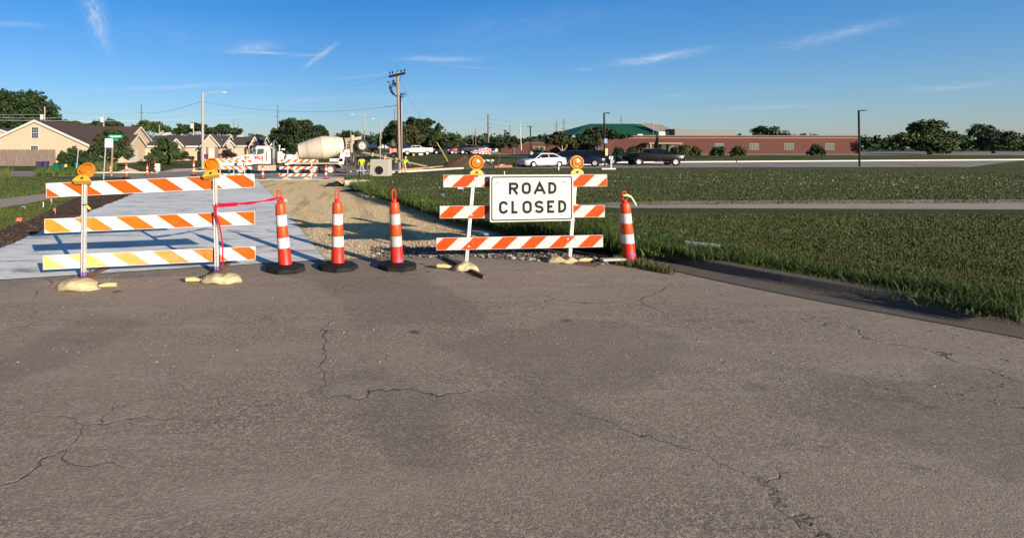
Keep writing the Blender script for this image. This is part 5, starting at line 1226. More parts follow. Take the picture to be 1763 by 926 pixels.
M_roof = mat('brown_shingles', (.062,.034,.026), .9, var=.35, vs=2.5, bump=.4, bs=14); M_roof2 = mat('grey_shingles', (.055,.045,.043), .9, var=.35, vs=2.5, bump=.4, bs=14)
M_glass = mat('dark_window_glass', (.02,.03,.04), .08, spec=.8); M_door = mat('white_garage_door', (.50,.46,.41), .6); M_brickh = mat('brown_brick', (.22,.13,.09), .9, var=.4, vs=8)
def siding_wall(mb, pts, mi=0): mb.poly(pts, mi)
def gable_block(t, x0, x1, y0, y1, ze, zr, axis, wallm, roofm, ov=.4, z0=0, trim=True, wname='wall', rname='roof'):
    """box with a gabled roof; axis = ridge direction"""
    mb = MB(); mb.bx(x0, x1, y0, y1, z0, ze)
    th = .16
    if axis == 'y':
        xm = (x0+x1)/2; k = (zr-ze)/((x1-x0)/2)
        for y in (y0+.001, y1-.001): mb.poly([(x0, y, ze), (x1, y, ze), (xm, y, zr)])
        mb.build(wname, wallm, t); rb_ = MB()
        for sx_ in (-1, 1):
            xe = xm+sx_*((x1-x0)/2+ov); zee = ze-k*ov
            rb_.extr([(xm, y0-ov, zr+.02), (xe, y0-ov, zee+.02), (xe, y0-ov, zee+th), (xm, y0-ov, zr+th)], (0, y1-y0+2*ov, 0))
        rb_.build(rname, roofm, t)
        if trim:
            tb = MB()
            for y in (y0-ov-.03, y1+ov-.0):
                for sx_ in (-1, 1):
                    xe = xm+sx_*((x1-x0)/2+ov+.02); zee = ze-k*ov
                    tb.extr([(xm, y, zr-.18), (xe, y, zee-.18), (xe, y, zee+th+.02), (xm, y, zr+th+.02)], (0, .03, 0))
            tb.build('fascia', M_trim, t)
    else:
        ym = (y0+y1)/2; k = (zr-ze)/((y1-y0)/2)
        for x in (x0+.001, x1-.001): mb.poly([(x, y0, ze), (x, y1, ze), (x, ym, zr)])
        mb.build(wname, wallm, t); rb_ = MB()
        for sy_ in (-1, 1):
            ye = ym+sy_*((y1-y0)/2+ov); zee = ze-k*ov
            rb_.extr([(x0-ov, ym, zr+.02), (x0-ov, ye, zee+.02), (x0-ov, ye, zee+th), (x0-ov, ym, zr+th)], (x1-x0+2*ov, 0, 0))
        rb_.build(rname, roofm, t)
        if trim:
            tb = MB()
            for x in (x0-ov-.03, x1+ov):
                for sy_ in (-1, 1):
                    ye = ym+sy_*((y1-y0)/2+ov+.02); zee = ze-k*ov
                    tb.extr([(x, ym, zr-.18), (x, ye, zee-.18), (x, ye, zee+th+.02), (x, ym, zr+th+.02)], (.03, 0, 0))
            if True: tb.bx(x0-ov, x1+ov, y0-ov-.035, y0-ov-.005, ze-k*ov-.12, ze-k*ov+.16)
            tb.build('fascia', M_trim, t)
def window(t, c, w, h, face='y', bars=(2, 3), m=M_glass):
    """sash window on a wall facing -y or +x"""
    f, p_ = MB(), MB(); e = .09
    def B(mb, a0, a1, z0, z1, d0, d1):
        if face == 'y': mb.bx(c[0]+a0, c[0]+a1, c[1]-d1, c[1]-d0, c[2]+z0, c[2]+z1)
        else: mb.bx(c[0]+d0, c[0]+d1, c[1]+a0, c[1]+a1, c[2]+z0, c[2]+z1)
    B(f, -w/2-e, -w/2, -h/2-e, h/2+e, .005, .07); B(f, w/2, w/2+e, -h/2-e, h/2+e, .005, .07); B(f, -w/2, w/2, h/2, h/2+e, .005, .07); B(f, -w/2, w/2, -h/2-e, -h/2, .005, .07); B(f, -w/2, w/2, -.025, .025, .02, .055)
    for k in range(1, bars[0]+1): x = -w/2+w*k/(bars[0]+1); B(f, x-.012, x+.012, -h/2, -.025, .02, .045); B(f, x-.012, x+.012, .025, h/2, .02, .045)
    for k in (-.25, .25): B(f, -w/2, w/2, h*k-.012, h*k+.012, .021, .044)
    o = f.build('window', M_trim, t); B(p_, -w/2, w/2, -h/2, h/2, .008, .018); p_.build('pane', m, o)
    return o
def panel(t, name, c, w, h, m, face='y', d=.04, grooves=0):
    mb = MB()
    if face == 'y': mb.bx(c[0]-w/2, c[0]+w/2, c[1]-d, c[1], c[2], c[2]+h)
    else: mb.bx(c[0], c[0]+d, c[1]-w/2, c[1]+w/2, c[2], c[2]+h)
    for k in range(1, grooves):
        z = c[2]+h*k/grooves
        if face == 'y': mb.bx(c[0]-w/2+.02, c[0]+w/2-.02, c[1]-d-.004, c[1]-d+.01, z-.015, z+.015, 1)
        else: mb.bx(c[0]+d-.01, c[0]+d+.004, c[1]-w/2+.02, c[1]+w/2-.02, z-.015, z+.015, 1)
    return mb.build(name, [m, M_sidd], t)
# left gabled house: gable end towards the camera, garages along its right side
s = 11.4; H0 = Vector(((65-600)/s, F/s, -.5)); hs = thing('house', 'big peach sided house with brown roof and a white trimmed gable facing the camera', 'house', H0, 0)
zf = lambda py, s_=11.4: CH-(py-CY)/s_-H0.z
gable_block(hs, -8.2, 7.6, 0, 30, 3.05, zf(208.5), 'y', M_sid, M_roof, .35)
mb = MB(); k = .19
for i in range(1, int(zf(209)/k)):                       # lap siding lines
    z = i*k; hw = 8.2 if z < 3.05 else 8.2*(1-(z-3.05)/(zf(208.5)-3.05))
    if hw > .3: mb.bx(-hw+.05, min(hw, 7.6)-.08 if z < 3.05 else hw*7.6/8.2-.05, -.009, .01, z, z+.02)
mb.build('lap_siding', M_sid, hs)
window(hs, (-.38, 0, zf(228.8)), 1.0, 1.6); window(hs, (-.48, 0, zf(259.5)), 1.05, 1.4)
mb = MB(); mb.box((-5.6,-.06,zf(247.5)), (.35,.1,.16)); mb.build('vent', M_trim, hs); mb = MB(); mb.box((-2.2,-.06,zf(251.5)), (.35,.1,.16)); mb.build('vent', M_trim, hs)
# cross gables on the +x side
def cross_gable(t, y, hw, x0, x1, ze, zr, m=M_sid, roof=M_roof, ov=.3):
    mb = MB(); mb.bx(x0, x1, y-hw+.2, y+hw-.2, 0, ze); mb.add([(x1-.01,y-hw,ze),(x1-.01,y+hw,ze),(x1-.01,y,zr),(x0,y-hw,ze),(x0,y+hw,ze),(x0,y,zr)], [(0,1,2),(3,5,4),(0,2,5,3),(1,4,5,2),(0,3,4,1)]); mb.build('garage_wing', m, t)
    rb_ = MB(); tb = MB()
    for sy_ in (-1, 1):
        e = y+sy_*(hw+ov); ze_ = ze-ov*(zr-ze)/hw
        rb_.extr([(x0,y,zr+.03),(x0,e,ze_+.03),(x0,e,ze_+.18),(x0,y,zr+.18)], (x1-x0+ov,0,0)); tb.extr([(x1+ov,y,zr-.12),(x1+ov,e,ze_-.12),(x1+ov,e,ze_+.22),(x1+ov,y,zr+.22)], (.035,0,0))
    rb_.build('wing_roof', roof, t); tb.build('wing_fascia', M_trim, t)
cross_gable(hs, 15.5, 7.2, 2.0, 9.0, 2.9, 6.35); cross_gable(hs, 10.6, 3.6, 6.0, 10.6, 2.9, 4.75)
for yy, xx in ((9.2,10.6),(19.0,9.0)): panel(hs, 'garage_door', (xx,yy,0.05), 3.6 if xx > 10 else 4.0, 2.3, M_door, 'x', grooves=4)
panel(hs, 'brick_pier', (9.02,14.9,0), 1.6, 2.8, M_brickh, 'x', .3)
# row houses
def row_house(label, px_c, s, ybase, ridge, walls, gables, doors, wins, roofm, piers=(), garage=()):
    b = P(px_c, ybase, s); t = thing('house', label, 'house', b, 0, 'row houses with peach gables left of the truck'); X = lambda px: (px-px_c)/s; Z = lambda py: (ybase-py)/s
    x0, x1, yr, ye = ridge; gable_block(t, X(walls[0]), X(walls[1]), 0, 12, Z(ye), Z(yr), 'x', M_sid, roofm, .4)
    for gi, (gx, gy, hw, ze, out_) in enumerate(gables):
        mb = MB(); mb.bx(X(gx-hw)+.35, X(gx+hw)-.35, -out_, .5, 0, Z(ze)); mb.add([(X(gx-hw),-out_+.002,Z(ze)),(X(gx+hw),-out_+.002,Z(ze)),(X(gx),-out_+.002,Z(gy)),(X(gx-hw),4,Z(ze)),(X(gx+hw),4,Z(ze)),(X(gx),4,Z(gy))], [(0,1,2),(3,5,4),(0,2,5,3),(1,4,5,2),(0,3,4,1)]); mb.build('gable_wing', M_sid if gi % 2 == 0 else M_sidd, t)
        rb_, tb = MB(), MB()
        for sx_ in (-1, 1):
            e = X(gx+sx_*hw)+sx_*.25; ze_ = Z(ze)-.25*(Z(gy)-Z(ze))/(hw/s)
            rb_.extr([(X(gx),-out_-.3,Z(gy)+.03),(e,-out_-.3,ze_+.03),(e,-out_-.3,ze_+.18),(X(gx),-out_-.3,Z(gy)+.18)], (0,out_+5,0)); tb.extr([(X(gx),-out_-.335,Z(gy)-.1),(e,-out_-.335,ze_-.1),(e,-out_-.335,ze_+.2),(X(gx),-out_-.335,Z(gy)+.2)], (0,.03,0))
        rb_.build('wing_roof', roofm, t); tb.build('wing_fascia', M_trim, t)
    for (dx_, w, out_) in doors: panel(t, 'front_door', (X(dx_), -out_-.003, .02), w/s, 2.25, M_door, 'y', grooves=5)
    for (px, w, out_) in piers: panel(t, 'brick_pier', (X(px), -out_-.003, 0), w/s, Z(253.5), M_brickh, 'y', .12)
    for (px, py, w, h, out_) in wins: window(t, (X(px), -out_-.002, Z(py)), w/s, h/s, 'y', (1,))
    return t
row_house('nearest row house with dark grey roof behind the green tree', 328, 9.2, 276.5, (252,381,233.5,251.5), (250,381), [(308,240.5,11,251.5,1.2),(367,233.5,15.5,251.5,1.8)], [(355.5,9,1.8),(368.5,12,1.8)], [(311,259,7,8,1.2),(344,261,6,9,0)], M_roof2, [(361.5,4,1.8),(377,5,1.8),(320,4,1.2)])
row_house('second row house with dark grey roof right of the purple bush', 415, 8.8, 274.5, (372,447,236,251), (384,447), [(385,242,8,251,.9),(399,243,7.5,251,.9),(441,237,8.5,251,1.4)], [(441,10,1.4)], [(386,259,5,7,.9),(398,259,6,7,.9)], M_roof2, [(376,4,.9),(431.5,3,1.4)])
row_house('third row house mostly hidden behind the truck cab', 462, 8.0, 272, (442,486,240,251), (446,488), [(452,243,4.5,251,.9),(474,241,7,251,1.0)], [(470,8,1.0)], [(460,258,5,6,0)], mat('blue_grey_shingles', (.03,.035,.055), .8))
hb = P(5, 284, 8.6); t = thing('house', 'small pale gabled house end at the far left edge below the big tree', 'house', hb); gable_block(t, -9, 5.8, 0, 10, 5.0, 7.3, 'y', M_sid, M_roof2, .4)
hb = P(290, 262, 6.5); t = thing('house', 'distant pale roof peeping over the first row house', 'house', hb); gable_block(t, -3, 2, 0, 8, 3.2, 5.6, 'x', M_trim, M_trim, .4)
hb = P(402, 260, 6.5); t = thing('house', 'distant pale roof peeping over the second row house', 'house', hb); gable_block(t, -3.5, 1.5, 0, 8, 2.2, 4.2, 'x', M_trim, M_trim, .4)
# ================================================================ BRICK BUILDING
def _brick(q, p, pos):
    m = q.mapping(pos, rot=(R(90),0,0)); br = q.node('ShaderNodeTexBrick', i_Vector=m, i_Scale=3.2); br.inputs['Color1'].default_value = (.085,.020,.013,1); br.inputs['Color2'].default_value = (.06,.015,.011,1); br.inputs['Mortar'].default_value = (.10,.045,.035,1)
    c = q.mix(q.noise(pos, .5, 4), br.outputs[0], (.07,.019,.013)); q.setin(p.inputs['Base Color'], c); p.inputs['Roughness'].default_value = .9
M_brick = worldmat('red_brick', _brick); M_coping = mat('coping', (.11,.09,.08), .7); M_stone = mat('stone_band', (.22,.16,.12), .8)
M_green = mat('green_metal_roof', (.016,.125,.062), .6, .0, var=.1); M_mint = mat('green_fascia', (.04,.15,.09), .5); M_beige = mat('beige_metal', (.26,.22,.17), .6, var=.08); M_greym = mat('grey_metal', (.09,.105,.105), .6, var=.1)
s = 9.0; BB = P(1034, 268, s); BB.z = float(G(BB.x, BB.y)); bt_ = thing('school_building', 'long low red brick building with a green metal hip roof behind the parking lot', 'building', BB)
X = lambda px, s_=9.0: (px-1034)/s_ if s_ == 9.0 else (px-600)/s_-BB.x
Z = lambda py, s_=9.0: CH-(py-CY)/s_-BB.z
mb = MB(); mb.bx(0, X(1480), 0, 22, -.6, Z(234.5)); mb.build('wall', M_brick, bt_)
mb = MB(); mb.bx(-.06, X(1480)+.06, -.06, 22.06, Z(234.5)+.002, Z(233.3)); mb.build('coping', M_coping, bt_)
mb = MB(); mb.bx(-.03, X(1480)+.03, -.035, .5, Z(238.3), Z(237.2)); mb.build('stone_band', M_stone, bt_)
mb = MB(); mb.bx(X(1106), X(1162), -2.2, -.02, Z(248.4), Z(246.0)); mb.bx(X(1108), X(1111), -2.1, -1.8, -.4, Z(248.5)); mb.bx(X(1158), X(1161), -2.1, -1.8, -.4, Z(248.5)); mb.build('entrance_canopy', M_stone, bt_)
for k, (x0, x1) in enumerate(((1112,1126),(1138,1160),(1230,1246),(1290,1306),(1350,1366),(1420,1436))):
    mb = MB(); mb.bx(X(x0), X(x1), -.05, -.005, Z(262 if k < 2 else 258), Z(248.6 if k < 2 else 247)); w_ = mb.build('window', M_stone, bt_)
    mb = MB(); n = 3
    for i in range(n): a_ = X(x0)+.08+(X(x1)-X(x0)-.08)*i/n; mb.bx(a_, a_+(X(x1)-X(x0)-.08)/n-.08, -.06, -.052, Z(262 if k < 2 else 258)+.08, Z(248.6 if k < 2 else 247)-.08)
    mb.build('pane', mat('teal_glass', (.02,.06,.06), .1, spec=.8), w_)
# hip roof
y0, y1 = 7, 25; s2 = F/(BB.y+y0); s3 = F/(BB.y+(y0+y1)/2)
xa, xb, xc, xd = X(985,s2), X(1136,s2), X(1015,s3), X(1124,s3); ze_, zr_ = Z(233.0,s2), Z(213.5,s3)
mb = MB(); ym = (y0+y1)/2
ra = [Vector((xa,y0,ze_)), Vector((xb,y0,ze_)), Vector((xb,y1,ze_)), Vector((xa,y1,ze_)), Vector((xc,ym,zr_)), Vector((xd,ym,zr_))]
mb.add(ra, [(0,1,5,4),(1,2,5),(2,3,4,5),(3,0,4),(0,3,2,1)]); mb.build('green_roof', M_green, bt_)
mb = MB()
def seam(a, b_): mb.bar(a+Vector((0,0,.03)), b_+Vector((0,0,.03)), .07, .12)
for k in range(1, 34):
    t_ = k/34; e = ra[0].lerp(ra[1], t_)
    xr = e.x; 
    if xr < xc: f_ = (xr-xa)/(xc-xa); top_ = Vector((xr, y0+(ym-y0)*f_, ze_+(zr_-ze_)*f_))
    elif xr > xd: f_ = (xb-xr)/(xb-xd); top_ = Vector((xr, y0+(ym-y0)*f_, ze_+(zr_-ze_)*f_))
    else: top_ = Vector((xr, ym, zr_))
    if (top_-e).length > .3: seam(e, top_)
mb.build('roof_seams', mat('green_seam', (.03,.19,.10), .5), bt_)
mb = MB(); mb.bx(xa, xb, y0-.02, y0+.1, Z(236.5,s2), ze_-.01); mb.build('green_fascia', M_mint, bt_)
mb = MB(); mb.bx(X(1137,s2), X(1156,s2), y0+.5, y0+9, Z(234.5), Z(227,s2)); mb.build('white_parapet', M_trim, bt_)
mb = MB(); e0 = y0+.5; mb.extr([(X(1136,s2),e0,Z(227.5,s2)),(X(1170,s2),e0,Z(227,s2)),(X(1166,s2),e0+5,Z(214.6,s2*.95)),(X(1128,s2),e0+5,Z(213.8,s2*.95))], (0,.1,-.1)); mb.build('beige_roof', M_beige, bt_)
mb = MB(); mb.bx(X(1156.5,s2), X(1193,s2), y0-1, y0+7, Z(234.5), Z(222.5,s2)); mb.bx(X(1193,s2), X(1260,s2), y0-1, y0+7, Z(234.5), Z(224.5,s2)); mb.build('plant_screen', M_greym, bt_)
mb = MB(); mb.bx(X(1108), X(1117), 2, 4, Z(234), Z(230.6)); mb.build('rooftop_unit', M_door, bt_)
mb = MB(); mb.tube([(X(1168),8,Z(230)),(X(1168),8,Z(201))], .03, 5); mb.build('antenna', M_wirel, bt_)
# far brick wing
s = 8.2; WG = P(880, 264, s); WG.z = float(G(WG.x, WG.y)); wt = thing('brick_building', 'lower red brick wing farther back between the flagpole and the forked tree', 'building', WG)
X2 = lambda px: (px-880)/8.2; Z2 = lambda py: CH-(py-CY)/8.2-WG.z
mb = MB(); mb.bx(X2(862), X2(1034), 0, 12, -.5, Z2(246)); mb.build('wall', M_brick, wt)
mb = MB(); mb.bx(X2(862)-.05, X2(1034)+.05, -.05, 12.05, Z2(246)+.002, Z2(245)); mb.build('coping', M_coping, wt)
mb = MB(); mb.bx(X2(918), X2(938), -.06, -.005, Z2(262), Z2(252)); w_ = mb.build('window', M_stone, wt)
mb = MB(); mb.bx(X2(920), X2(927), -.075, -.062, Z2(262), Z2(253)); mb.bx(X2(929), X2(936), -.075, -.062, Z2(258), Z2(253)); mb.build('pane', M_glass, w_)
# ================================================================ MIXER TRUCK
M_tw = mat('truck_white', (.58,.58,.56), .4, coat=.2, dirt=.25, dcol=(.5,.44,.34), ds=1.5); M_tbe = mat('truck_cream', (.40,.32,.23), .5, dirt=.5, dcol=(.32,.24,.16), ds=2, var=.1)
M_drum = mat('drum_cream', (.54,.47,.37), .5, var=.06, dirt=.45, dcol=(.42,.33,.23), ds=1.1); M_frame = mat('frame_dark', (.03,.028,.027), .7, dirt=.6, dcol=(.18,.14,.1), ds=4)
M_ctyre = mat('car_tyre', (.010,.010,.010), .8, spec=.2)
M_tyre = mat('tyre_rubber', (.03,.028,.027), .85, dirt=.5, dcol=(.12,.10,.08), ds=5); M_rim = mat('white_rim', (.45,.43,.40), .45, dirt=.3, dcol=(.3,.26,.2), ds=5); M_chrome = mat('chrome', (.75,.74,.72), .18, 1.0)
M_cgl = mat('cab_glass', (.04,.07,.075), .06, spec=.9)
def wheel(t, c, r, w, side=-1, rimm=M_rim, name='wheel', hub=True, spokes=0, tyre=None):
    mb = MB(); ax = (0, side, 0); cc = Vector(c)
    mb.lathe([(r*.60,-w*.1),(r*.62,w/2-.02),(r*.88,w/2),(r,w/2-.05),(r,-w/2+.05),(r*.88,-w/2),(r*.6,-w/2+.02)], cc, ax, 28, cap=False)
    o = mb.build(name, tyre or M_tyre, t, smooth=40)
    m2 = MB(); m2.lathe([(r*.62,w/2-.03),(r*.56,w/2-.05),(r*.50,w*.18),(r*.26,w*.16),(r*.24,w*.34),(r*.10,w*.38),(.001,w*.38)], cc, ax, 24, 0, cap=False)
    for k in range(8 if not spokes else spokes):
        a = 2*math.pi*k/(8 if not spokes else spokes); R_ = r*.40
        p = cc+Vector((R_*math.cos(a), side*w*.175, R_*math.sin(a)))
        m2.disc(p, r*.055 if not spokes else r*.10, (0,side,0), 8, 1, .012)
    m2.build('rim', [rimm, M_hole], o, smooth=40); return o
s = 16.6; T0 = P(500, 300, s); tk = thing('concrete_mixer_truck', 'white and cream concrete mixer truck with its tail tyre raised, standing across the street', 'truck', T0)
tx = lambda px: (px-500)/s
tz = lambda py: (300-py)/s
for px in (513, 541, 570):
    wheel(tk, (tx(px),-1.05,.53), .53, .30); wheel(tk, (tx(px),1.05,.53), .53, .30, 1)
for sd in (-1, 1): wheel(tk, (tx(419), sd*1.05, .53), .53, .30, sd)
mb = MB(); mb.bx(tx(408), tx(604), -.45, -.35, .72, 1.0); mb.bx(tx(408), tx(604), .35, .45, .72, 1.0)
for px in (430,460,490,527,556,585,603): mb.bx(tx(px)-.06, tx(px)+.06, -.35, .35, .75, .95)
mb.build('chassis', M_frame, tk)
for px in (419,513,541,570): mb = MB(); mb.tube([(tx(px),-.95,.53),(tx(px),.95,.53)], .09, 8); mb.build('axle', M_frame, tk)
# cab
cp = [(441.5,282),(441.5,266),(439.5,264.5),(443.5,253),(446,251.3),(464,251.5),(467.5,254),(468.5,262),(468.5,282)]
mb = MB(); mb.loft([[(tx(a), y*k_, tz(b)-(.05 if abs(y) > 1.1 and b < 256 else 0)) for a, b in cp] for y, k_ in ((-1.18,1),(-1.10,1),(1.10,1),(1.18,1))])
mb.build('cab', M_tw, tk, smooth=30, bevel=.03)
mb = MB(); mb.extr([(tx(a),-1.195,tz(b)) for a, b in ((446.5,267),(446.8,258),(449,256.3),(457.5,256.3),(457.5,264.2),(452,265.2))], (0,.03,0)); mb.build('side_window', M_cgl, tk)
mb = MB(); mb.extr([(tx(a),-1.19,tz(b)) for a, b in ((435.2,263.8),(440.8,253.6),(443,253.6),(440.2,264.5))], (0,2.38,0)); mb.build('windshield', M_cgl, tk)
mb = MB(); mb.bx(tx(443.9), tx(445.2), -1.42, -1.30, tz(265), tz(256)); mb.bar((tx(444.5),-1.36,tz(257)), (tx(446.5),-1.15,tz(255)), .03,.03); mb.build('side_mirror', M_chrome, tk)
mb = MB(); mb.bx(tx(446.0)-.01, tx(446.0)+.01, -1.2,-1.185, tz(281), tz(256)); mb.bx(tx(458.8)-.01, tx(458.8)+.01, -1.2,-1.185, tz(281), tz(256)); mb.bx(tx(461), tx(462.5), -1.21,-1.18, tz(277), tz(261)); mb.bx(tx(454), tx(456.8), -1.215,-1.18, tz(276.8), tz(275.2)); mb.build('door_trim', M_frame, tk)
text_mesh('PCI', .42, 'door_lettering', mat('logo_red', (.62,.02,.04), .5), tk, (tx(449.3), -1.2, tz(271.5)), bold=.018, sx=1.45)
mb = MB(); mb.bx(tx(443), tx(455), -1.205,-1.198, tz(272.6), tz(272.0)); mb.build('logo_line', MATS['logo_red'], tk)
# hood and fender
hp = [(441.5,264.5),(430,265),(415,268),(404,270.5),(400.5,272.5),(399.5,277),(400.5,286),(409,286),(411,282.5),(416,280.5),(424,281),(428,285),(432,284),(441.5,282)]
mb = MB(); mb.loft([[(tx(a), y, tz(b) if b > 275 else tz(b)-dz_) for a, b in hp] for y, dz_ in ((-1.16,.22),(-1.0,.04),(-.6,0),(.6,0),(1.0,.04),(1.16,.22))]); mb.build('hood', M_tw, tk, smooth=30)
mb = MB()
for k in range(3): mb.add([(tx(424.5+k*2.8),-1.175,tz(272)),(tx(426.4+k*2.8),-1.175,tz(272)),(tx(427.4+k*2.8),-1.175,tz(269.4)),(tx(425.5+k*2.8),-1.175,tz(269.4))], [(0,1,2,3)])
mb.add([(tx(434.5),-1.175,tz(272.5)),(tx(435.2),-1.175,tz(272.5)),(tx(437.5),-1.175,tz(276)),(tx(436.8),-1.175,tz(276))], [(0,1,2,3)])
mb.build('hood_vents', M_frame, tk)
mb = MB(); mb.bx(tx(396.5), tx(400.5), -1.18, 1.18, tz(295), tz(288.5)); mb.build('front_bumper', M_chrome, tk, bevel=.03)
mb = MB(); mb.bx(tx(400), tx(401.5), -1.17,-.9, tz(281), tz(277.5)); mb.build('headlight', mat('lamp_glass',(.7,.7,.7),.1), tk)
mb = MB(); mb.bx(tx(433), tx(446), -1.15, -.5, tz(292), tz(283)); mb.bx(tx(433.5), tx(445.5), -1.2, -1.13, tz(287.6), tz(286.8)); mb.bx(tx(433.5), tx(445.5), -1.2, -1.13, tz(292.6), tz(291.8)); mb.build('cab_steps', M_frame, tk)
mb = MB(); mb.bx(tx(446.5), tx(477), -1.18, -.55, tz(293.5), tz(284)); mb.build('side_tank', M_tbe, tk, bevel=.06)
mb = MB(); mb.tube([(tx(473.5),-1.0,tz(284)), (tx(473.7),-1.0,tz(246)), (tx(474.8),-1.0,tz(243)), (tx(476.2),-1.0,tz(241.5))], .095, 10); mb.build('exhaust_stack', M_chrome, tk, smooth=50)
mb = MB(); mb.tube([(tx(473.6),-1.0,tz(272)), (tx(473.6),-1.0,tz(256))], .14, 12); mb.build('heat_shield', M_chrome, tk, smooth=50)
mb = MB(); mb.bx(tx(469), tx(478), -.9, .9, tz(284), tz(256)); mb.build('rear_cab_rack', M_frame, tk)
mb = MB(); mb.lathe([(.01,-.62),(.27,-.55),(.30,-.4),(.30,.45),(.27,.58),(.01,.64)], (tx(483.5),-.95,tz(271)), (0,0,1), 18); mb.lathe([(.01,-.5),(.22,-.45),(.24,.4),(.01,.5)], (tx(489),-.9,tz(272)), (0,0,1), 16); mb.build('water_tank', M_tw, tk, smooth=50)
mb = MB(); mb.lathe([(.01,-.3),(.30,-.3),(.36,0),(.30,.3),(.01,.3)], (tx(499),-.95,tz(273.5)), (0,1,0), 18); mb.lathe([(.01,-.3),(.2,-.3),(.2,.3),(.01,.3)], (tx(506),-.9,tz(271)), (0,1,0), 14); mb.bx(tx(492), tx(510), -.8, .8, tz(284), tz(266)); mb.build('drive_motor', M_tw, tk, bevel=.02)
mb = MB(); rs = random.Random(4)
for k in range(14):
    x = 479+rs.random()*30; mb.tube([(tx(x),-1.05+rs.random()*.3,tz(262+rs.random()*4)), (tx(x+rs.uniform(-3,3)),-1.1,tz(269)), (tx(x+rs.uniform(-4,4)),-1.0,tz(278))], .035, 5)
mb.build('hoses', M_frame, tk)
mb = MB(); mb.tube([(tx(482.5),-.6,tz(260)),(tx(482.5),-.6,tz(252.5))], .06, 8); mb.lathe([(.02,0),(.1,.02),(.1,.16),(.02,.2)], (tx(482.5),-.6,tz(253)), (0,0,1), 10); mb.bx(tx(486), tx(492), -.7,-.4, tz(258.5), tz(256)); mb.build('work_lamps', M_tw, tk)
# drum
a_, b_ = Vector((tx(514.5),0,tz(260.8))), Vector((tx(592),0,tz(249.6))); ax = (b_-a_); Ld = ax.length
mb = MB(); prof = [(.50,-.12),(.74,0),(.80,.04),(1.02,1.0),(1.04,1.03),(1.20,2.35),(1.215,2.42),(1.215,2.6),(1.19,2.9),(1.0,3.9),(.985,3.96),(.80,4.55),(.72,Ld)]
mb.lathe(prof, a_, ax, 48, 0); mb.build('drum', M_drum, tk, smooth=30)
for z, r in ((1.02,1.05),(2.42,1.235),(3.93,1.005)):
    mb = MB(); mb.lathe([(r,-.012),(r,.012)], a_+ax.normalized()*z, ax, 48, 0, cap=False); mb.build('weld_ring', mat('weld_line', (.32,.26,.19), .7), tk, smooth=60)
mb = MB(); mb.extr([(tx(509),-.6,tz(283)),(tx(516),-.6,tz(283)),(tx(514.5),-.6,tz(262)),(tx(510.5),-.6,tz(262))], (0,1.2,0)); mb.build('front_pedestal', M_tbe, tk)
mb = MB(); mb.extr([(tx(582),-.75,tz(283)),(tx(600),-.75,tz(283)),(tx(592),-.75,tz(262)),(tx(587),-.75,tz(262))], (0,1.5,0)); mb.build('rear_pedestal', M_tw, tk)
text_mesh('FAST  DIRECT', .15, 'frame_lettering', M_frame, tk, (tx(578), -.76, tz(275.8)), bold=.005)
mb = MB(); mb.bx(tx(568), tx(590), -.75, -.70, tz(278), tz(273)); mb.build('name_board', M_tw, tk)
# fenders
mb = MB()
for y0_, y1_ in ((-1.22,-.72),(.72,1.22)):
    top_ = [(500,283),(502,280.8),(580,280.2),(585,281.5),(588,284.5),(590.5,290)]; low_ = [(590,290.5),(587,285.5),(584,283),(579,282),(503,282.4),(500.5,284)]
    mb.extr([(tx(a),y0_,tz(b)) for a, b in top_+low_], (0,y1_-y0_,0))
mb.build('rear_fender', M_tbe, tk)
mb = MB(); mb.bx(tx(588), tx(600), -1.1,-.5, tz(296), tz(284)); mb.build('mud_guard', M_frame, tk)
# hopper, ladder, tail axle, chute
mb = MB(); mb.loft([[(tx(593),-.7,tz(238)),(tx(606),-.8,tz(237.5)),(tx(606),.8,tz(237.5)),(tx(593),.7,tz(238))],[(tx(596),-.35,tz(249)),(tx(603),-.35,tz(251)),(tx(603),.35,tz(251)),(tx(596),.35,tz(249))]]); mb.build('charge_hopper', M_tbe, tk)
mb = MB()
for px in (596.5, 606.5): mb.bar((tx(px),-.85,tz(283)), (tx(px-.5),-.85,tz(240)), .10,.10)
for k in range(9): z = 243+k*4.4; mb.bar((tx(596.5),-.85,tz(z)), (tx(606.5),-.85,tz(z)), .04,.04)
mb.build('ladder', M_tbe, tk)
mb = MB(); mb.bar((tx(607),-.3,tz(278)), (tx(607.5),-.3,tz(233)), .22,.3); mb.bar((tx(607),.3,tz(278)), (tx(607.5),.3,tz(240)), .2,.2); mb.bar((tx(604),-.5,tz(240.5)),(tx(622),-.5,tz(237.5)),.16,.3); mb.build('tail_frame', M_tbe, tk)
mb = MB(); mb.bar((tx(606),-.45,tz(268)), (tx(624),-.45,tz(251)), .2,.28); mb.bar((tx(606),.45,tz(268)), (tx(624),.45,tz(251)), .2,.28); mb.tube([(tx(624),-.9,tz(251)),(tx(624),.9,tz(251))], .1, 8); mb.build('booster_arm', M_frame, tk)
for sd in (-1,1): wheel(tk, (tx(624),sd*.95,tz(251.0)), .635, .38, sd, name='booster_wheel')
mb = MB(); mb.bx(tx(593), tx(613), -.8,.8, tz(292), tz(277)); mb.lathe([(.1,-.3),(.25,-.2),(.25,.2),(.1,.3)], (tx(603),-.9,tz(275)), (0,1,0), 12); mb.lathe([(.1,-.2),(.22,-.1),(.22,.1)], (tx(598),-.9,tz(284)), (0,1,0), 12)
for k in range(8): x = 595+k*2.2; mb.tube([(tx(x),-.9,tz(262)),(tx(x+2),-1.0,tz(272)),(tx(x),-.95,tz(284))], .045, 5)
mb.build('rear_machinery', M_frame, tk)
ch0, ch1 = Vector((tx(613),-.5,tz(262.8))), Vector((tx(728),-2.4,tz(287.3)))
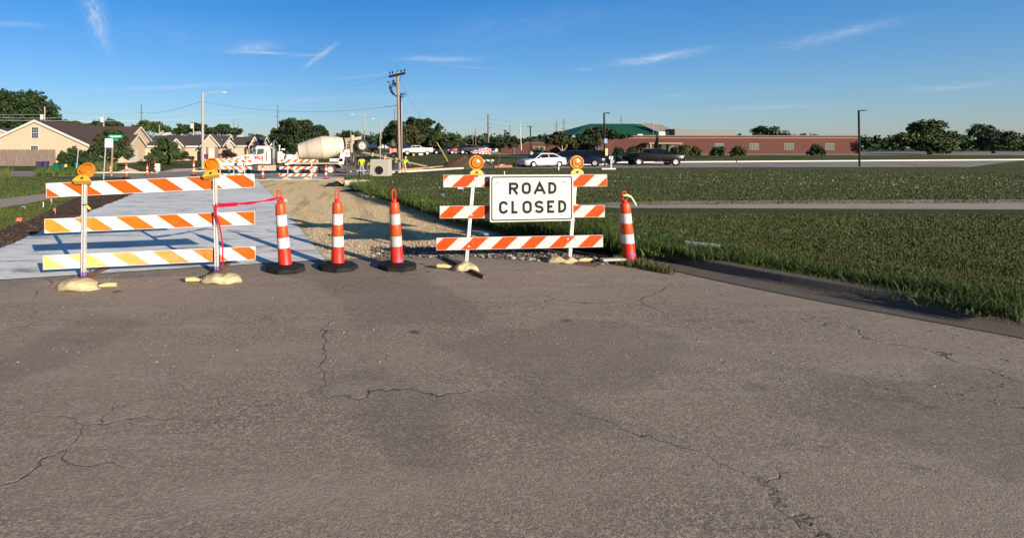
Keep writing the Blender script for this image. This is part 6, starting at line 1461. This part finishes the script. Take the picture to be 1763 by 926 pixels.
def chute(f0, f1, w, name, m=M_tbe):
    p0, p1 = ch0.lerp(ch1, f0), ch0.lerp(ch1, f1); d = (p1-p0).normalized(); sd = d.cross(Vector((0,0,1))).normalized(); up = sd.cross(d); rings = []
    for p in (p0, p1):
        o_ = [p+sd*w*math.cos(a)+up*(w*math.sin(a)+w) for a in [math.pi+math.pi*k/8 for k in range(9)]]; i_ = [p+sd*(w-.03)*math.cos(a)+up*((w-.03)*math.sin(a)+w) for a in [2*math.pi-math.pi*k/8 for k in range(9)]]; rings.append(o_+i_)
    mb = MB(); mb.loft(rings); return mb.build(name, m, tk)
chute(0, .42, .24, 'chute'); chute(.40, .73, .22, 'chute'); chute(.71, 1.0, .19, 'chute')
for f_ in (.24, .42, .56, .73): 
    p = ch0.lerp(ch1, f_); mb = MB(); mb.box(p+Vector((0,0,.16)), (.16,.55,.4), 0, Matrix.Rotation(R(12),3,'Y')); mb.build('chute_collar', M_form if f_ < .5 else M_frame, tk)
# ================================================================ CARS
def car(label, loc, rz, L, Wd, H, paint, kind='sedan', flip=1, rimm=None, cat='car', name='parked_car', low=False, group='cars parked along the lane'):
    """x runs nose (+) to tail (-)"""
    t = thing(name, label, cat, loc, rz, group); hw = Wd/2; rimm = rimm or mat('alloy_rim', (.50,.50,.50), .4, .1)
    wr = .33 if kind == 'sedan' else (.37 if kind == 'suv' else .41)
    # stations: x, bottom z, shoulder z, half width
    if kind == 'sedan': st = [(-.5,.42,.80,.80),(-.485,.30,.98,.90),(-.40,.22,1.03,.97),(-.25,.20,1.0,1),(0,.20,.97,1),(.22,.20,.93,1),(.33,.21,.86,.98),(.44,.22,.74,.90),(.485,.28,.64,.78),(.5,.38,.55,.62)]; gh = [(-.40,1.02),(-.20,H-.02),(.02,H),(.10,H-.03),(.285,.92)]
    elif kind == 'suv': st = [(-.5,.45,.90,.84),(-.488,.34,1.08,.93),(-.42,.26,1.12,.98),(-.2,.24,1.10,1),(.05,.24,1.08,1),(.24,.24,1.04,1),(.34,.25,1.0,.98),(.44,.27,.90,.92),(.488,.34,.78,.82),(.5,.45,.65,.70)]; gh = [(-.475,1.10),(-.40,H-.10),(-.1,H),(.05,H-.03),(.10,H-.08),(.27,1.03)]
    else: st = [(-.5,.62,1.15,.95),(-.495,.55,1.33,.97),(-.3,.48,1.34,1),(-.1,.48,1.33,1),(.1,.48,1.30,1),(.25,.48,1.27,1),(.34,.48,1.24,.99),(.45,.48,1.16,.97),(.492,.48,1.06,.92),(.5,.5,.95,.88)]; gh = [(-.13,1.34),(-.115,H-.05),(-.07,H),(.10,H),(.15,H-.05),(.25,1.27)]
    rings = []
    for (fx, zb, zs, kw) in st:
        x = fx*L; w = hw*kw; rings.append([(x,-w*.86,zb),(x,-w*.99,zb+.10),(x,-w,zb*.4+zs*.6),(x,-w*.93,zs-.03),(x,-w*.80,zs+.015),(x,0,zs+.03),(x,w*.80,zs+.015),(x,w*.93,zs-.03),(x,w,zb*.4+zs*.6),(x,w*.99,zb+.10),(x,w*.86,zb)])
    mb = MB(); mb.loft(rings); body = mb.build('body', paint, t, smooth=38)
    # greenhouse
    n = len(gh); mb = MB(); rings = []
    belt = lambda x: np.interp(x, [q[0] for q in st], [q[2] for q in st])
    prof_ = [(fx*L, z) for fx, z in gh]
    def ring(y, k_): return [(prof_[0][0]+.04*(k_), y, float(belt(gh[0][0]))-.02)]+[(x, y, z-(.0 if k_ == 0 else .05)) for x, z in prof_[1:-1]]+[(prof_[-1][0]-.0, y, float(belt(gh[-1][0]))-.02)]
    yb, yt = hw*.90, hw*.70
    def sec(sg):
        outer = [(x, sg*(yb if i in (0, n-1) else yt), z) for i, (x, y, z) in enumerate(ring(0, 0))]; return outer
    A_, B_ = sec(-1), sec(1)
    mid = [(x, 0, z+(.03 if 0 < i < n-1 else 0)) for i, (x, y, z) in enumerate(ring(0, 0))]
    mb.loft([A_, mid, B_]); 
    mb.build('cabin', paint, t, smooth=25)
    # glass: side windows, windshield, rear window as thin inset sheets on the cabin
    for sg in (-1, 1):
        q = A_ if sg < 0 else B_
        top_ = [Vector(p) for p in q[1:-1]]; b0, b1 = Vector(q[0]), Vector(q[-1])
        cuts = {'sedan': (-.33, -.07, .25), 'suv': (-.44, -.12, .23), 'pickup': (-.105, .05, .245)}[kind]
        for c0, c1 in zip(cuts[:-1], cuts[1:]):
            pts = []; x0, x1 = c0*L+.05, c1*L-.05
            def zt(x): return float(np.interp(x, [p_.x for p_ in [b0]+top_+[b1]], [p_.z for p_ in [b0]+top_+[b1]]))
            xs = np.linspace(x0, x1, 8); zb_ = [float(belt(x/L))+.03 for x in xs]; zz = [max(zb_[i]+.01, zt(x)-.09) for i, x in enumerate(xs)]
            H_ = max(p_.z for p_ in top_)
            def yy(x, z): zb0 = float(belt(x/L)); f_ = min(1, max(0, (z-zb0)/max(.05, H_-zb0))); return sg*(yb+(yt-yb)*f_+.012)
            mb = MB(); pts = [Vector((x, yy(x, z), z)) for x, z in zip(xs, zb_)]+[Vector((x, yy(x, z), z)) for x, z in list(zip(xs, zz))[::-1]]
            mb.extr(pts, (0, -sg*.01, 0)); mb.build('side_window', M_cargl, t)
    def scr(i, j, name):
        a, b_, c_, d = Vector(A_[i]), Vector(A_[j]), Vector(B_[j]), Vector(B_[i]); cen = (a+b_+c_+d)/4
        nn = (b_-a).cross(d-a).normalized(); nn = nn if nn.z > 0 else -nn; q = [cen+(p-cen)*.86+nn*.022 for p in (a, b_, c_, d)]
        mb = MB(); m1, m2 = Vector(((a.x+d.x)/2, 0, (a.z+d.z)/2)), None
        mb.extr(q, nn*.012); mb.build(name, M_cargl, t)
    scr(0, 1, 'rear_window'); scr(n-2, n-1, 'windshield')
    wx = {'sedan': (-.30*L, .315*L), 'suv': (-.30*L, .31*L), 'pickup': (-.315*L, .33*L)}[kind]
    for x in wx:
        for sg in (-1, 1):
            mb = MB(); mb.lathe([(wr+.055,-.02),(wr+.055,.014)], (x, sg*(hw*.965), wr+.01), (0,sg,0), 24); mb.build('wheel_arch', M_hole, t)
            wheel(t, (x, sg*(hw-.045), wr), wr, .18, sg, rimm, spokes=5, tyre=M_ctyre)
    # lamps, bumpers, trims
    zf_ = st[-3][2]-.12; zr_ = st[1][2]-.14
    for sg in (-1, 1):
        mb = MB(); mb.box((L*.462, sg*hw*.70, zf_), (.30,.34,.14), 0, Matrix.Rotation(sg*-.35, 3, 'Z')); mb.build('headlight', mat('car_lamp_glass', (.55,.56,.58), .08, spec=.9), t, bevel=.03)
        mb = MB(); mb.box((-L*.478, sg*hw*.72, zr_), (.26,.34,.15), 0, Matrix.Rotation(sg*.25, 3, 'Z')); mb.build('tail_light', mat('tail_red', (.35,.01,.015), .2, coat=.6), t, bevel=.02)
        mb = MB(); mb.box((L*.17, sg*(hw+.06), float(belt(.17))+.09), (.12,.17,.12)); mb.build('side_mirror', paint, t, bevel=.03)
    mb = MB(); mb.box((L*.492,0,zf_-.05),(.07,hw*1.0,.13)); mb.build('grille', M_frame, t, bevel=.01)
    mb = MB(); mb.box((L*.503,0,zf_-.20),(.02,.42,.13)); mb.build('number_plate', mat('plate_white',(.6,.6,.58),.5), t)
    for xx in cuts[1:2]: 
        for sg in (-1,1): mb = MB(); mb.bx(xx*L-.008, xx*L+.008, sg*hw*1.0-.006, sg*hw*1.0+.006, .35, float(belt(xx))-.04); mb.bx(xx*L-.32, xx*L-.16, sg*(hw+.005)-.01, sg*(hw+.005)+.012, float(belt(xx))-.16, float(belt(xx))-.13); mb.build('door_trim', M_frame, t)
    if kind == 'pickup':
        mb = MB(); mb.bx(-L*.49, -L*.13, -hw*.86, hw*.86, 1.365, 1.38); mb.build('bed_cover', M_frame, t)
        mb = MB(); mb.box((L*.50,0,.62),(.10,hw*1.8,.22)); mb.build('front_bumper', mat('dark_bumper',(.06,.06,.065),.4), t, bevel=.03)
        mb = MB(); mb.bx(-L*.05, L*.22, -hw-.06, -hw+.04, .38, .44); mb.build('running_board', M_frame, t)
    return t
M_cargl = mat('car_glass', (.006,.008,.010), .06, spec=.45)
PW = mat('paint_white', (.50,.49,.48), .3, coat=.4); PN = mat('paint_navy', (.007,.012,.032), .3, coat=.08, spec=.2); PB = mat('paint_black', (.003,.003,.005), .25, coat=.0, spec=.14); PG = mat('paint_grey_blue', (.007,.011,.016), .3, coat=.08, spec=.2)
def cpos(px, py, s): p = P(px, py, s); return Vector((p.x, p.y, float(G(p.x, p.y))+.02))
car('white sedan seen from its rear side, parked first in the row of three', cpos(932.5, 286.5, 16.4), R(180+14), 4.9, 1.83, 1.47, PW, 'sedan')
car('dark blue suv nose to the right beside the white sedan', cpos(998.5, 285.5, 15.8), R(-24), 4.75, 1.92, 1.72, PN, 'suv')
car('dark grey blue crossover partly hidden behind the dark blue suv', cpos(1031, 285.3, 14.8), R(-26), 4.6, 1.9, 1.64, PG, 'suv')
car('black crew cab pickup facing right beside the white kerb', cpos(1124.5, 284.2, 15.4), R(-9), 5.8, 2.0, 1.86, PB, 'pickup', cat='pickup')
FG = 'cars on the far lot'
car('distant white pickup behind the grey utility cabinet', cpos(717, 267.0, 9.6), R(180+5), 5.6, 1.95, 1.75, PW, 'pickup', cat='pickup', group=FG)
car('distant navy sedan with a pale roof left of the red car', cpos(764, 267.0, 9.2), R(180), 4.8, 1.85, 1.5, PN, 'sedan', group=FG)
car('distant dark red car half hidden behind the tree trunk', cpos(789, 267.6, 9.2), R(184), 4.4, 1.85, 1.6, mat('paint_red',(.20,.01,.02),.3,coat=.8), 'suv', group=FG)
car('distant black suv right of the red car', cpos(797, 268.6, 9.2), R(178), 4.7, 1.9, 1.72, PB, 'suv', group=FG)
car('long distant navy pickup left of the red striped barricade', cpos(812, 268.8, 9.2), R(182), 5.8, 1.95, 1.6, PN, 'pickup', cat='pickup', group=FG)
car('distant silver car just above the red striped barricade', cpos(836, 262.9, 8.2), R(184), 4.6, 1.85, 1.6, mat('paint_silver',(.45,.47,.50),.3,coat=.7,metal=.4), 'suv', group=FG)
car('distant dark teal car left of the silver one', cpos(824, 262.5, 8.0), R(180), 4.6, 1.85, 1.5, PG, 'sedan', group=FG)
car('distant white van roofed car under the central trees', cpos(746, 264.8, 8.2), R(178), 4.9, 1.9, 1.9, PW, 'suv', group=FG)
# low white trailers under the trees
for k, (px, w, lab) in enumerate(((648,14,'long low white trailer left of the tall pole under the trees'),(672,12,'white trailer directly left of the tall pole'),(695,10,'white trailer right of the tall pole'))):
    c = P(px, 254.5, 8); t = thing('trailer', lab, 'trailer', c, 0, 'white trailers under the trees'); mb = MB(); L = w/8*1.7; mb.bx(-L/2, L/2, -1, 1, -.1, .62); mb.bx(-L*.3, -L*.1, -.5, .5, .62, .85); mb.build('trailer_body', M_tw, t, bevel=.05)
    mb = MB(); mb.bx(-L/2,L/2,-1.01,-.95,-.4,-.1); mb.build('skirt', M_frame, t)
    for x in (-.3*L, .3*L): mb = MB(); mb.lathe([(.35,-.1),(.35,.1)], (x,-.9,-.55), (0,1,0), 16); mb.build('wheel', M_tyre, t)
    mb = MB(); mb.bx(-.1,.1,-.5,.5,-2.4,-.4); mb.build('support', M_frame, t)
# ================================================================ PEOPLE
def skinned(name, verts, edges, radii, m, parent, sub=2, root=0):
    me = bpy.data.meshes.new(name); me.from_pydata(verts, edges, []); me.materials.append(m); o = bpy.data.objects.new(name, me); COL.objects.link(o); o.parent = parent
    md = o.modifiers.new('skin', 'SKIN'); md.use_smooth_shade = True; ly = me.skin_vertices[0].data
    for i, r_ in enumerate(radii): ly[i].radius = r_ if hasattr(r_, '__len__') else (r_, r_)
    ly[root].use_root = True; sb = o.modifiers.new('sub', 'SUBSURF'); sb.levels = sub; sb.render_levels = sub
    dg = bpy.context.evaluated_depsgraph_get(); m2 = bpy.data.meshes.new_from_object(o.evaluated_get(dg)); o.modifiers.clear(); o.data = m2; m2.name = name; return o
M_skin = mat('skin', (.36,.20,.13), .6); M_hair = mat('dark_hair', (.012,.01,.009), .6); M_vest = mat('safety_yellow', (.42,.58,.01), .75, var=.08, bump=.3, bs=12); M_jeanl = mat('light_jeans', (.22,.29,.40), .8, var=.2, vs=9); M_jeand = mat('dark_trousers', (.05,.06,.10), .8, var=.2); M_khaki = mat('khaki_trousers', (.40,.35,.26), .8, var=.2); M_boot = mat('work_boot', (.16,.10,.06), .8)
def person(label, loc, rz, trousers, bend=0.0, hat=None, arms=((.05,.18),(.05,.18)), spread=.14, knee=.0):
    t = thing('person', label, 'person', loc, rz, 'road workers in yellow shirts'); sb, cb = math.sin(bend), math.cos(bend)
    hz = .92-knee*.3; hip = Vector((0, 0, hz))
    def up(d, f=0, x=0): return Vector((x, -d*sb-f*cb, hz+d*cb-f*sb))
    V_ = [hip, up(.22), up(.42), up(.50), up(.60), up(.68, .02), up(.78, .03)]; E_ = [(0,1),(1,2),(2,3),(3,4),(4,5),(5,6)]; Rr = [(.14,.11),(.13,.10),(.155,.11),(.10,.09),(.055,.055),(.085,.10),(.07,.085)]
    for sg, (fw, out_) in zip((-1, 1), arms):
        i = len(V_); sh = up(.47, 0, sg*.19); el = sh+Vector((sg*out_*.6, -fw-.05, -.27)); wr_ = el+Vector((-sg*.02, -fw*1.2-.06, -.22)); hd = wr_+Vector((0,-.03,-.09))
        V_ += [sh, el, wr_, hd]; E_ += [(2,i),(i,i+1),(i+1,i+2),(i+2,i+3)]; Rr += [.062,.045,.033,(.045,.022)]
    for sg in (-1, 1):
        i = len(V_); V_ += [Vector((sg*.09,0,hz-.06)), Vector((sg*(spread*.8),-.04-knee*.2,hz*.52)), Vector((sg*spread,.0,.10)), Vector((sg*spread,-.02,.05)), Vector((sg*(spread+.01),-.17,.04))]; E_ += [(0,i),(i,i+1),(i+1,i+2),(i+2,i+3),(i+3,i+4)]; Rr += [.095,.068,.048,.045,(.045,.035)]
    skinned('body', V_, E_, Rr, M_skin, t)
    # shirt
    Vs = [up(-.02), up(.22), up(.42), up(.52)]; Es = [(0,1),(1,2),(2,3)]; Rs = [(.165,.135),(.165,.135),(.185,.14),(.10,.095)]
    for sg, (fw, out_) in zip((-1, 1), arms):
        i = len(Vs); sh = up(.47, 0, sg*.20); Vs += [sh, sh+Vector((sg*out_*.4, -fw*.7-.03, -.19))]; Es += [(2,i),(i,i+1)]; Rs += [.085,.075]
    skinned('shirt', Vs, Es, Rs, M_vest, t)
    Vp = [hip+Vector((0,0,.03))]; Ep = []; Rp = [(.15,.125)]
    for sg in (-1, 1):
        i = len(Vp); Vp += [Vector((sg*.09,0,hz-.08)), Vector((sg*(spread*.8),-.04-knee*.2,hz*.52)), Vector((sg*spread,0,.12))]; Ep += [(0,i),(i,i+1),(i+1,i+2)]; Rp += [.108,.082,.068]
    skinned('trousers', Vp, Ep, Rp, trousers, t)
    for sg in (-1, 1):
        mb = MB(); mb.box((sg*(spread+.005),-.06,.05), (.10,.29,.10)); mb.build('boot', M_boot, t, bevel=.03)
    hc = up(.76, .02); mb = MB()
    mb.lathe([(.01,-.09),(.075,-.07),(.105,-.01),(.11,.05),(.085,.11),(.02,.135)], hc+Vector((0,.02,0)), (0,-sb*.4,cb), 14); 
    o = mb.build('hair' if hat is None else 'hard_hat', M_hair if hat is None else hat, t, smooth=60)
    if hat is None: mb = MB(); mb.tube([hc+Vector((0,.10,.02)), hc+Vector((0,.15,-.10)), hc+Vector((0,.13,-.28))], [.04,.05,.015], 8); mb.build('ponytail', M_hair, t, smooth=60)
    # face
    f = MB(); d = Vector((0,-.105,-.02)); 
    for sg in (-1,1): f.lathe([(.001,-.004),(.012,0),(.001,.004)], hc+d+Vector((sg*.035,0,.0)), (0,-1,0), 8, 1)
    f.lathe([(.018,0),(.004,.03)], hc+d+Vector((0,.005,-.03)), (0,-1,-.2), 8, 0); f.box(hc+d+Vector((0,.008,-.065)), (.045,.008,.01), 1); f.build('face', [M_skin, M_hair], t)
    return t
def gp(px, py, s): p = P(px, py, s); p.z = float(G(p.x, p.y))+.015; return p
person('worker with a dark ponytail seen from behind in yellow shirt and light blue jeans', gp(622.5, 302, 19.6), R(180+8), M_jeanl, arms=((.10,.16),(.06,.16)), spread=.2)
person('worker in yellow shirt bending down behind the worker in light jeans', gp(632, 296, 18), R(75), M_jeand, bend=1.1, arms=((.25,.1),(.25,.1)))
person('worker in yellow shirt and khaki trousers stooping right of the tall pole', gp(695.5, 293, 17.6), R(150), M_khaki, bend=.55, hat=M_vest, arms=((.22,.12),(.22,.12)), spread=.17, knee=.25)
person('worker in dark trousers almost hidden behind the foot of the tall pole', gp(681.5, 294.5, 15.5), R(170), M_jeand, bend=.35, arms=((.2,.1),(.2,.1)))
